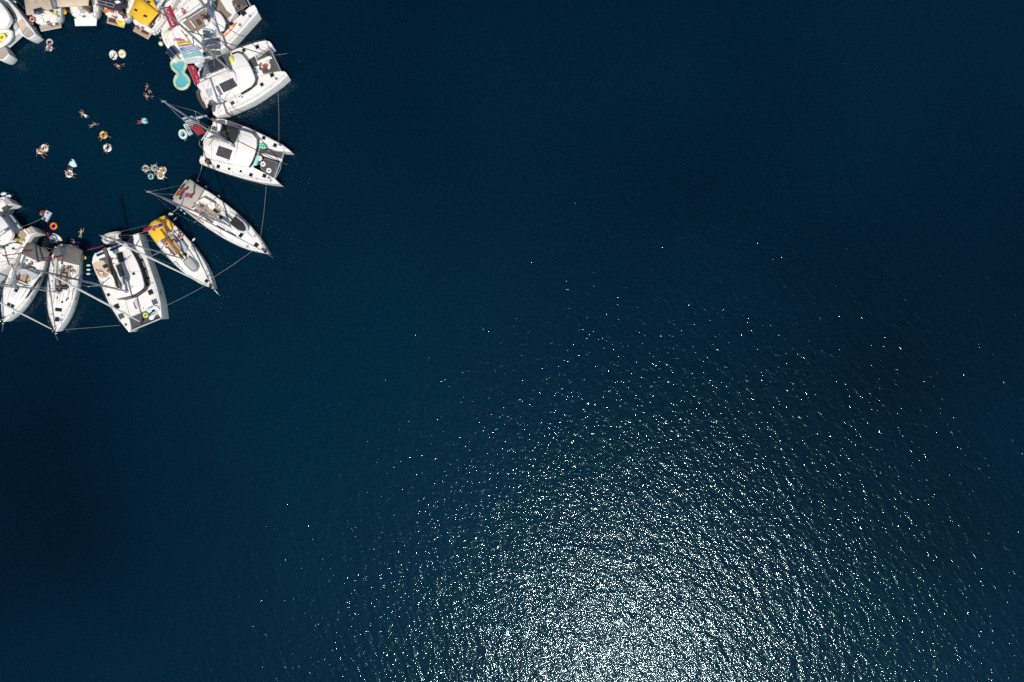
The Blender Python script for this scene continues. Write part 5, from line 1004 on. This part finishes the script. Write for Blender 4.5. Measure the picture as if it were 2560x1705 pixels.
POSE = {
 'swim': body_mesh('swimmer', mir(pelvis=(0, 0, -.08), waist=(0, .18, -.05), chest=(0, .42, -.02), neck=(0, .58, .03), chin=(0, .66, .07), head=(0, .74, .10), crown=(0, .84, .14), face=(0, .5, -.6),
        shL=(.19, .46, -.02), elL=(.36, .62, -.04), wrL=(.32, .86, -.03), haL=(.30, .95, -.03), elR=(-.42, .36, -.05), shR=(-.19, .46, -.02), wrR=(-.50, .12, -.06), haR=(-.52, .03, -.06), hipL=(.10, -.06, -.08), knL=(.14, -.48, -.08), anL=(.12, -.90, -.10), toL=(.14, -1.04, -.11), hipR=(-.10, -.06, -.08), knR=(-.20, -.46, -.09), anR=(-.26, -.86, -.11), toR=(-.29, -1.0, -.12))),
 'crawl': body_mesh('swimmer_reaching', mir(pelvis=(0, 0, -.06), waist=(0, .18, -.04), chest=(0, .42, -.02), neck=(0, .58, .02), chin=(.02, .66, .05), head=(.03, .74, .07), crown=(.04, .84, .09), face=(.3, .3, -.6),
        shL=(.19, .46, 0), elL=(.34, .70, .02), wrL=(.30, .94, .0), haL=(.29, 1.03, 0), shR=(-.19, .44, -.02), elR=(-.44, .28, -.08), wrR=(-.60, .10, -.10), haR=(-.66, .03, -.1), hipL=(.10, -.06, -.08), knL=(.13, -.48, -.08), anL=(.10, -.90, -.10), toL=(.11, -1.04, -.11), hipR=(-.10, -.06, -.08), knR=(-.22, -.46, -.08), anR=(-.38, -.82, -.10), toR=(-.44, -.95, -.11))),
 'float': body_mesh('ring_floater', mir(pelvis=(0, 0, .10), waist=(0, .15, .14), chest=(0, .34, .30), neck=(0, .48, .42), chin=(0, .53, .50), head=(0, .56, .58), crown=(0, .60, .68), face=(0, -.7, .5),
        shL=(.19, .36, .32), elL=(.44, .26, .34), wrL=(.60, .08, .33), haL=(.66, .0, .32), hipL=(.10, -.04, .12), knL=(.15, -.42, .38), anL=(.17, -.78, .22), toL=(.19, -.90, .26), knR=(-.16, -.40, .40), anR=(-.24, -.74, .20), toR=(-.27, -.86, .22))),
 'sprawl': body_mesh('ring_sprawler', mir(pelvis=(0, 0, .16), waist=(0, .17, .22), chest=(0, .40, .34), neck=(0, .54, .38), chin=(0, .62, .42), head=(0, .70, .45), crown=(0, .80, .48), face=(0, -.3, .9),
        shL=(.19, .42, .34), elL=(.42, .56, .32), wrL=(.62, .66, .20), haL=(.70, .70, .16), elR=(-.44, .34, .34), wrR=(-.66, .24, .26), haR=(-.74, .20, .22), shR=(-.19, .42, .34), hipL=(.10, -.04, .16), knL=(.26, -.42, .30), anL=(.34, -.80, .16), toL=(.37, -.93, .18), knR=(-.20, -.44, .32), anR=(-.18, -.84, .14), toR=(-.19, -.97, .16))),
 'lie': body_mesh('sunbather', mir(pelvis=(0, 0, .12), waist=(0, .18, .12), chest=(0, .42, .13), neck=(0, .58, .12), chin=(0, .66, .13), head=(0, .73, .13), crown=(0, .83, .13), face=(0, 0, 1),
        shL=(.19, .46, .12), elL=(.30, .20, .08), wrL=(.28, -.04, .09), haL=(.27, -.13, .09), hipL=(.10, -.06, .11), knL=(.13, -.48, .12), anL=(.13, -.88, .09), toL=(.15, -.96, .17))),
 'sit': body_mesh('seated_person', mir(pelvis=(0, 0, .14), waist=(0, -.03, .32), chest=(0, -.03, .55), neck=(0, -.01, .72), chin=(0, .03, .79), head=(0, .04, .87), crown=(0, .03, .98), face=(0, 1, -.1),
        shL=(.19, -.02, .60), elL=(.26, .10, .36), wrL=(.18, .30, .26), haL=(.15, .38, .25), hipL=(.10, .04, .12), knL=(.14, .46, .14), anL=(.13, .50, -.28), toL=(.14, .64, -.32))),
 'stand': body_mesh('standing_person', mir(pelvis=(0, 0, .95), waist=(0, 0, 1.12), chest=(0, .01, 1.36), neck=(0, .01, 1.52), chin=(0, .05, 1.58), head=(0, .05, 1.66), crown=(0, .03, 1.77), face=(0, 1, -.15),
        shL=(.19, .0, 1.40), elL=(.27, .02, 1.14), wrL=(.26, .16, .93), haL=(.25, .20, .85), hipL=(.10, 0, .90), knL=(.12, .03, .50), anL=(.13, -.02, .09), toL=(.15, .14, .05), knR=(-.12, .08, .50), anR=(-.14, .04, .09), toR=(-.17, .20, .05))),
}
PG = 'people swimming and on the yachts'
def person(label, pose, x, y_, ang, z=0.0, k=kz, skin=0, hair=0, wear='black', suit=False, s=1.0, zp=None):
    """ang: compass direction of the head (degrees, 0 = up in plan, anticlockwise)"""
    bd, hr, wr, fc = POSE[pose]; z += .03 if pose in ('swim', 'crawl') and z < .05 else 0; s *= .94; w = W(*k(x, y_), z + .2); o = link('person', bd); o.location = (w[0], w[1], z); o.rotation_euler = (0, 0, math.radians(ang)); o.scale = (s, s, s)
    tag(o, label, 'person', PG)
    for nm, me, m_ in (('hair', hr, HAIR[hair]), ('swimwear', wr[1 if suit else 0], SWIM[wear]), ('face', fc, EYE)):
        c_ = link(nm, me, o); c_.material_slots[0].link = 'OBJECT'; c_.material_slots[0].material = m_
    o.material_slots[0].link = 'OBJECT'; o.material_slots[0].material = SKIN[skin]; return o
# in the water, photo positions
ring('grey white ring, upper of the pair near the top left', 124, 105, 0, .34, .14, 'greyblue'); ring('grey white ring, lower of the pair near the top left', 123, 120, 0, .34, .14, 'greyblue')
person('person lying across two grey rings near the top left', 'sprawl', 124, 116, 176, .0, skin=1, hair=0, wear='red')
def pod(label, x, y_, m_, rx=.75, ry=.9, rz=0.0, back=True):
    w = W(x, y_, .2); t = Thing('lounge_float', label, 'float', (w[0], w[1], 0), 'lounge floats with swimmers'); n = 24
    path = [(w[0] + rx * math.cos(a) * math.cos(rz) - ry * math.sin(a) * math.sin(rz), w[1] + rx * math.cos(a) * math.sin(rz) + ry * math.sin(a) * math.cos(rz), .14) for a in [6.283 * i / n for i in range(n)]]
    t.part('rim_tube', MB().tube([((x_ - w[0]) * .78 + w[0], (yy - w[1]) * .78 + w[1], z_) for x_, yy, z_ in path] + [((path[0][0] - w[0]) * .78 + w[0], (path[0][1] - w[1]) * .78 + w[1], .14)], .19, 8), M[m_], smooth=True)
    t.part('seat', MB().prism([((x_ - w[0]) * .7 + w[0], (yy - w[1]) * .7 + w[1]) for x_, yy, z_ in path], .0, .10), M[m_])
    if back: t.part('backrest', MB().torus((w[0], w[1], .30), rx * .72, .14, 14, 8, a0=rz + .6, a1=rz + 2.6), M[m_], smooth=True)
    return t
pod('white shell-shaped lounge float, left of the pair', 283, 137, 'white', .48, .62, .3); person('dark-haired person curled on the white shell float', 'float', 285, 140, 160, .05, skin=1, wear='black', suit=True, s=.85)
pod('pale yellow lounge float, right of the pair', 305, 134, 'offwhite', .42, .52, .1); person('person sitting in the pale yellow float', 'float', 304, 136, 110, .05, skin=1, hair=1, wear='yellow', s=.7)
person('swimmer just below the white and yellow floats', 'swim', 300, 162, 100, .0, skin=0, hair=0, wear='black')
person('dark-suited swimmer, upper of the two right of centre', 'crawl', 370, 224, 35, .0, skin=0, hair=0, wear='black', suit=True); person('red-haired swimmer holding a leg, lower of the two right of centre', 'swim', 372, 240, 80, .0, skin=0, hair=1, wear='black')
person('swimmer on the left, upper of the diagonal pair', 'swim', 210, 287, 55, .0, skin=0, hair=2, wear='white'); person('swimmer on the left, lower of the diagonal pair', 'crawl', 228, 312, -60, .0, skin=1, hair=0, wear='grey')
ring('yellow swim ring near the middle of the enclosed water', 259, 337, 0, .40, .16, 'gold2'); person('person lounging in the yellow swim ring', 'sprawl', 260, 339, -60, .0, skin=1, hair=0, wear='blue')
ring('white swim ring just below the yellow one', 269, 369, 0, .42, .17, 'white'); person('dark-haired person lounging in the white ring below the yellow one', 'float', 269, 369, -20, .0, skin=1, hair=0, wear='black', suit=True)
w = W(361, 302, .1); single('disc_float', 'teal round float held by a swimmer near the right side', 'float', MB().prism([(w[0] + .40 * math.cos(a * .35), w[1] + .40 * math.sin(a * .35)) for a in range(18)], .0, .16, .06), M['aqua'], (w[0], w[1], 0)); person('swimmer in red holding the teal disc float', 'swim', 352, 303, -80, .02, skin=1, hair=0, wear='red')
ring('pinkish orange swim ring at far left of the water', 111, 370, 0, .40, .15, 'cream'); person('person in white shirt seated in the orange-cream ring at far left', 'float', 112, 373, 150, .02, skin=0, hair=0, wear='white', suit=True); ring('small white ring next to the orange-cream ring', 98, 378, 0, .26, .11, 'white'); person('person in yellow trunks by the orange-cream ring', 'sprawl', 103, 382, 45, .0, skin=1, hair=0, wear='yellow')
# aqua triangular sail-shaped float
pl = smooth_poly(P(kz, [(180, 397), (184, 398), (192, 413), (190, 416), (182, 418), (172, 412), (174, 406)], .15), 1); single('triangle_float', 'pale aqua triangular float low in the water', 'float', MB().prism(pl, .0, .22, .09), M['paleaqua'], (*pl[0], 0)); person('dark-haired person leaning on the aqua triangular float', 'swim', 176, 414, -10, .10, skin=1, hair=0, wear='black')
ring('white swim ring below the aqua triangular float', 173, 434, 0, .40, .15, 'white'); person('person sprawled across the white ring below the triangular float', 'sprawl', 175, 434, 60, .0, skin=1, hair=1, wear='grey')
ring('aqua swim ring, leftmost of the big cluster', 364, 421, 0, .36, .14, 'aqua'); person('person in red in the leftmost aqua ring of the cluster', 'float', 366, 423, 100, .0, skin=0, hair=0, wear='red'); ring('aqua swim ring in the middle of the cluster', 386, 420, 0, .36, .14, 'aqua'); person('person in blue in the middle ring of the cluster', 'sprawl', 387, 424, 30, .0, skin=0, hair=0, wear='blue')
ring('small aqua swim ring lowest in the cluster', 377, 441, 0, .30, .13, 'aqua'); person('person curled in the small lowest aqua ring', 'float', 377, 440, 200, .0, skin=1, hair=0, wear='black', s=.7)
ring('cream swim ring at the right of the cluster', 407, 425, 0, .38, .15, 'offwhite'); person('person in yellow in the right cream ring of the cluster', 'float', 405, 427, -30, .05, skin=0, hair=1, wear='yellow'); ring('pale yellow swim ring under the right cream ring', 402, 439, 0, .38, .14, 'offwhite'); person('bare-backed person hanging over the pale yellow ring', 'crawl', 399, 437, 60, .22, skin=0, hair=0, wear='green'); person('person between the middle and right rings of the cluster', 'sprawl', 396, 428, 60, .1, skin=0, hair=0, wear='white')
pod('pale aqua lounge float beside the red lettered flag', 457, 335, 'paleaqua', .55, .68, .4, False); person('bare-backed person lying in the aqua lounge float by the red flag', 'lie', 458, 336, 20, .12, skin=0, hair=0, wear='black')
w = W(470, 323, .1); single('air_mattress', 'narrow aqua air mattress beside the red lettered flag', 'air mattress', MB().box((w[0], w[1], .08), (.62, 1.7, .16), math.radians(28), .06), M['paleaqua'], (w[0], w[1], 0)); person('person in white cap lying on the narrow mattress by the red flag', 'lie', 470, 324, 28, .12, skin=0, hair=2, wear='grey')
w = W(117, 540, .1); t = Thing('lounge_float', 'pale rectangular lounger float with two dark cup holes, lower left', 'float', (w[0], w[1], 0)); a_ = math.radians(-28); t.part('mattress', MB().box((w[0], w[1], .10), (.85, 1.45, .2), a_, .07), M['greyblue'], smooth=True)
for d_ in (-.45, .45): t.part('cup_hole', MB().tube([(w[0] - math.sin(a_) * d_, w[1] + math.cos(a_) * d_, .195), (w[0] - math.sin(a_) * d_, w[1] + math.cos(a_) * d_, .21)], .14, 10), M['dark'])
for d_ in (-.2, .0, .2): t.part('mattress_channel', MB().tube([(w[0] + math.cos(a_) * d_ - math.sin(a_) * -.28, w[1] + math.sin(a_) * d_ + math.cos(a_) * -.28, .2), (w[0] + math.cos(a_) * d_ - math.sin(a_) * .28, w[1] + math.sin(a_) * d_ + math.cos(a_) * .28, .2)], .03, 5), M['white'])
w = W(106, 532, .1); o = single('beach_ball', 'red and green ball beside the pale lounger float', 'ball', MB().ell((w[0], w[1] + .1, .12), (.28, .26, .25)), M['red'], (w[0], w[1], 0)); link('green_half', mesh_from(MB().ell((-.1, -.16, .08), (.27, .22, .22)), 'green_half', M['green'], smooth=True), o); person('swimmer in green holding the red and green ball', 'swim', 108, 537, 20, -.02, skin=1, hair=0, wear='green', s=.8)
ring('orange swim ring in the shade near the taupe awnings', 134, 565, 0, .38, .14, 'orange'); person('swimmer with pale cap near the taupe awnings', 'crawl', 199, 586, -10, .0, skin=0, hair=2, wear='green'); person('swimmer in the shade under the taupe awning stern', 'swim', 190, 606, 80, .0, skin=1, hair=0, wear='blue')
ring('blue swim ring beside the narrow cream board', 134, 597, 0, .48, .17, 'blue'); person('person in the blue ring beside the narrow cream board', 'float', 134, 598, 60, .0, skin=0, hair=0, wear='blue'); person('swimmer between the orange ring and narrow board', 'swim', 114, 583, 70, .0, skin=1, hair=0, wear='red')
# on deck
for a in ((k6, 1060, 690, 60, 1.0, 'sit', 'seated person at the khaki-bimini yacht table, farther side', 'black', 1, 0), (k6, 1150, 700, 200, 1.0, 'sit', 'seated person in white at the khaki-bimini yacht cockpit corner', 'white', 0, 0), (k6, 930, 800, -30, 1.0, 'sit', 'seated person at the khaki-bimini yacht table, nearer side', 'blue', 0, 0), (k6, 950, 880, 60, 1.2, 'lie', 'person lying along the khaki-bimini yacht side deck', 'red', 0, 0), (k6, 820, 740, 120, 1.2, 'sit', 'person in red at the edge of the khaki bimini', 'red', 1, 1),
          (k2, 760, 250, 30, 1.2, 'sit', 'person seated on the navy-awning yacht, nearest the awning', 'grey', 0, 0), (k2, 820, 330, 200, 1.2, 'sit', 'person in black on the navy-awning yacht stern', 'black', 1, 0), (k2, 560, 250, 90, 1.2, 'lie', 'person lying on the navy-awning yacht bench, red shorts', 'red', 0, 1), (k2, 900, 380, -40, 1.0, 'stand', 'person standing at the navy-awning yacht corner', 'black', 1, 0),
          (k2, 1530, 560, 60, 1.2, 'sit', 'person seated on the yellow-awning yacht side, upper one', 'white', 0, 0), (k2, 1470, 620, 10, 1.2, 'sit', 'person seated on the yellow-awning yacht side, lower one', 'black', 1, 0), (k2, 1650, 400, 150, 1.2, 'lie', 'sunburnt person lying beside the yellow awning and tall red flag', 'red', 0, 1), (k2, 1190, 660, 40, .95, 'sit', 'person sitting on the yellow-awning yacht platform', 'blue', 1, 0),
          (k1, 1820, 100, 20, 1.2, 'sit', 'person in red under the beige awning edge', 'red', 0, 0), (k1, 1850, 220, 80, 1.2, 'lie', 'person lying in the beige-awning yacht cockpit', 'blue', 0, 0), (k1, 2040, 170, -60, 1.2, 'sit', 'person in yellow in the beige-awning yacht cockpit', 'yellow', 1, 0), (k1, 1250, 560, 90, .98, 'lie', 'person lying on the tan-awning yacht platform', 'white', 2, 0),
          (k3, 850, 340, 60, 3.5, 'sit', 'person seated by the helm of the top catamaran', 'black', 1, 0), (k3, 900, 360, 200, 3.5, 'sit', 'second person by the helm of the top catamaran', 'red', 2, 0), (k3, 470, 250, 30, 2.2, 'lie', 'sunbather in red on the top catamaran side deck', 'red', 0, 1), (k3, 760, 880, 40, 2.0, 'sit', 'person seated under the long mast on the top catamaran stern', 'yellow', 0, 0), (k3, 800, 930, 100, 2.0, 'sit', 'person beside the hatch on the top catamaran stern', 'black', 1, 0), (k3, 1530, 110, 80, 1.75, 'lie', 'person lying on the top catamaran bow net', 'black', 1, 0),
          (k5, 840, 1140, 20, 2.0, 'sit', 'person in yellow seated at the black-canopied catamaran side', 'yellow', 1, 0), (k5, 985, 485, 100, 1.88, 'stand', 'person standing on the black-canopied catamaran stern', 'grey', 0, 1), (k4, 1690, 560, 40, 1.75, 'lie', 'person lying inside the horseshoe float on the upper catamaran net', 'red', 2, 0),
          (k7, 640, 440, -20, 1.0, 'sit', 'person in black in the mustard-covered yacht cockpit', 'black', 1, 0), (k7, 525, 530, 120, 1.2, 'sit', 'person by the yellow bimini edge', 'grey', 1, 0), (k7, 555, 590, 40, 1.2, 'sit', 'person with the orange buoy beside the mustard sail cover', 'white', 0, 0),
          (k10, 900, 560, 80, 1.0, 'sit', 'person in white in the downward-pointing yacht cockpit, left one', 'white', 0, 0), (k10, 935, 600, 200, 1.0, 'sit', 'person in black in the downward-pointing yacht cockpit, right one', 'black', 0, 0), (k10, 850, 590, -20, 1.0, 'sit', 'person in the downward-pointing yacht cockpit under the boom', 'grey', 1, 0), (k10, 410, 510, 30, 1.0, 'sit', 'person in red in the left taupe-awning yacht cockpit', 'red', 1, 0),
          (k8, 410, 640, 20, 3.9, 'sit', 'person in red on the big catamaran sundeck edge', 'red', 1, 0), (k8, 280, 660, 60, 3.9, 'lie', 'person in white lying on the tan sundeck', 'white', 0, 0)):
    k_, x, y_, an, z, po, lb, we, sk, hr = a; person(lb, po, x, y_, an, z, k_, sk, hr, we)
# towels, bags and loose gear on decks and seats
TW = 'towels and bags left on the decks'
for k_, x, y_, z, an, sx, sy, m_, lb in ((k2, 470, 250, 1.35, .4, .9, .5, 'orange', 'orange towel on the navy-awning yacht stern'), (k2, 860, 410, 1.3, .2, .5, .4, 'purple', 'purple bag on the navy-awning yacht corner'), (k2, 950, 350, 1.3, .2, .4, .3, 'lemon', 'yellow bag beside the navy-awning yacht corner'), (k1, 1900, 180, 1.4, .7, .8, .5, 'greyblue', 'grey towel on the beige-awning yacht'), (k1, 2020, 160, 1.5, .2, .5, .5, 'lemon', 'yellow bag on the beige-awning yacht'), (k1, 1300, 300, 1.4, .4, .5, .4, 'limey', 'lime bag on the tan-awning yacht cockpit'), (k3, 500, 700, 2.0, .3, .7, .2, 'red', 'red folded towel on the top catamaran stern'), (k10, 420, 690, 1.85, .6, .6, .3, 'greyblue', 'grey bag on the left taupe-awning yacht coachroof'), (k10, 320, 470, 1.4, .4, .5, .3, 'aqua', 'aqua towel on the left taupe-awning yacht'), (k7, 600, 620, 1.7, .5, .5, .3, 'gold2', 'gold bag under the mustard boom'), (k7, 800, 800, 1.7, .5, .4, .3, 'gold2', 'gold bag at the mustard-covered yacht mast'), (k3, 300, 780, 2.0, .2, .5, .3, 'pink', 'pink towel on the top catamaran stern')):
    w = W(*k_(x, y_), z); single('deck_towel', lb, 'towel', MB().box((w[0], w[1], z + .06), (sx, sy, .12), an, .05).ell((w[0] + sx * .2, w[1], z + .1), (sx * .25, sy * .35, .08)), M[m_], (w[0], w[1], z), TW)
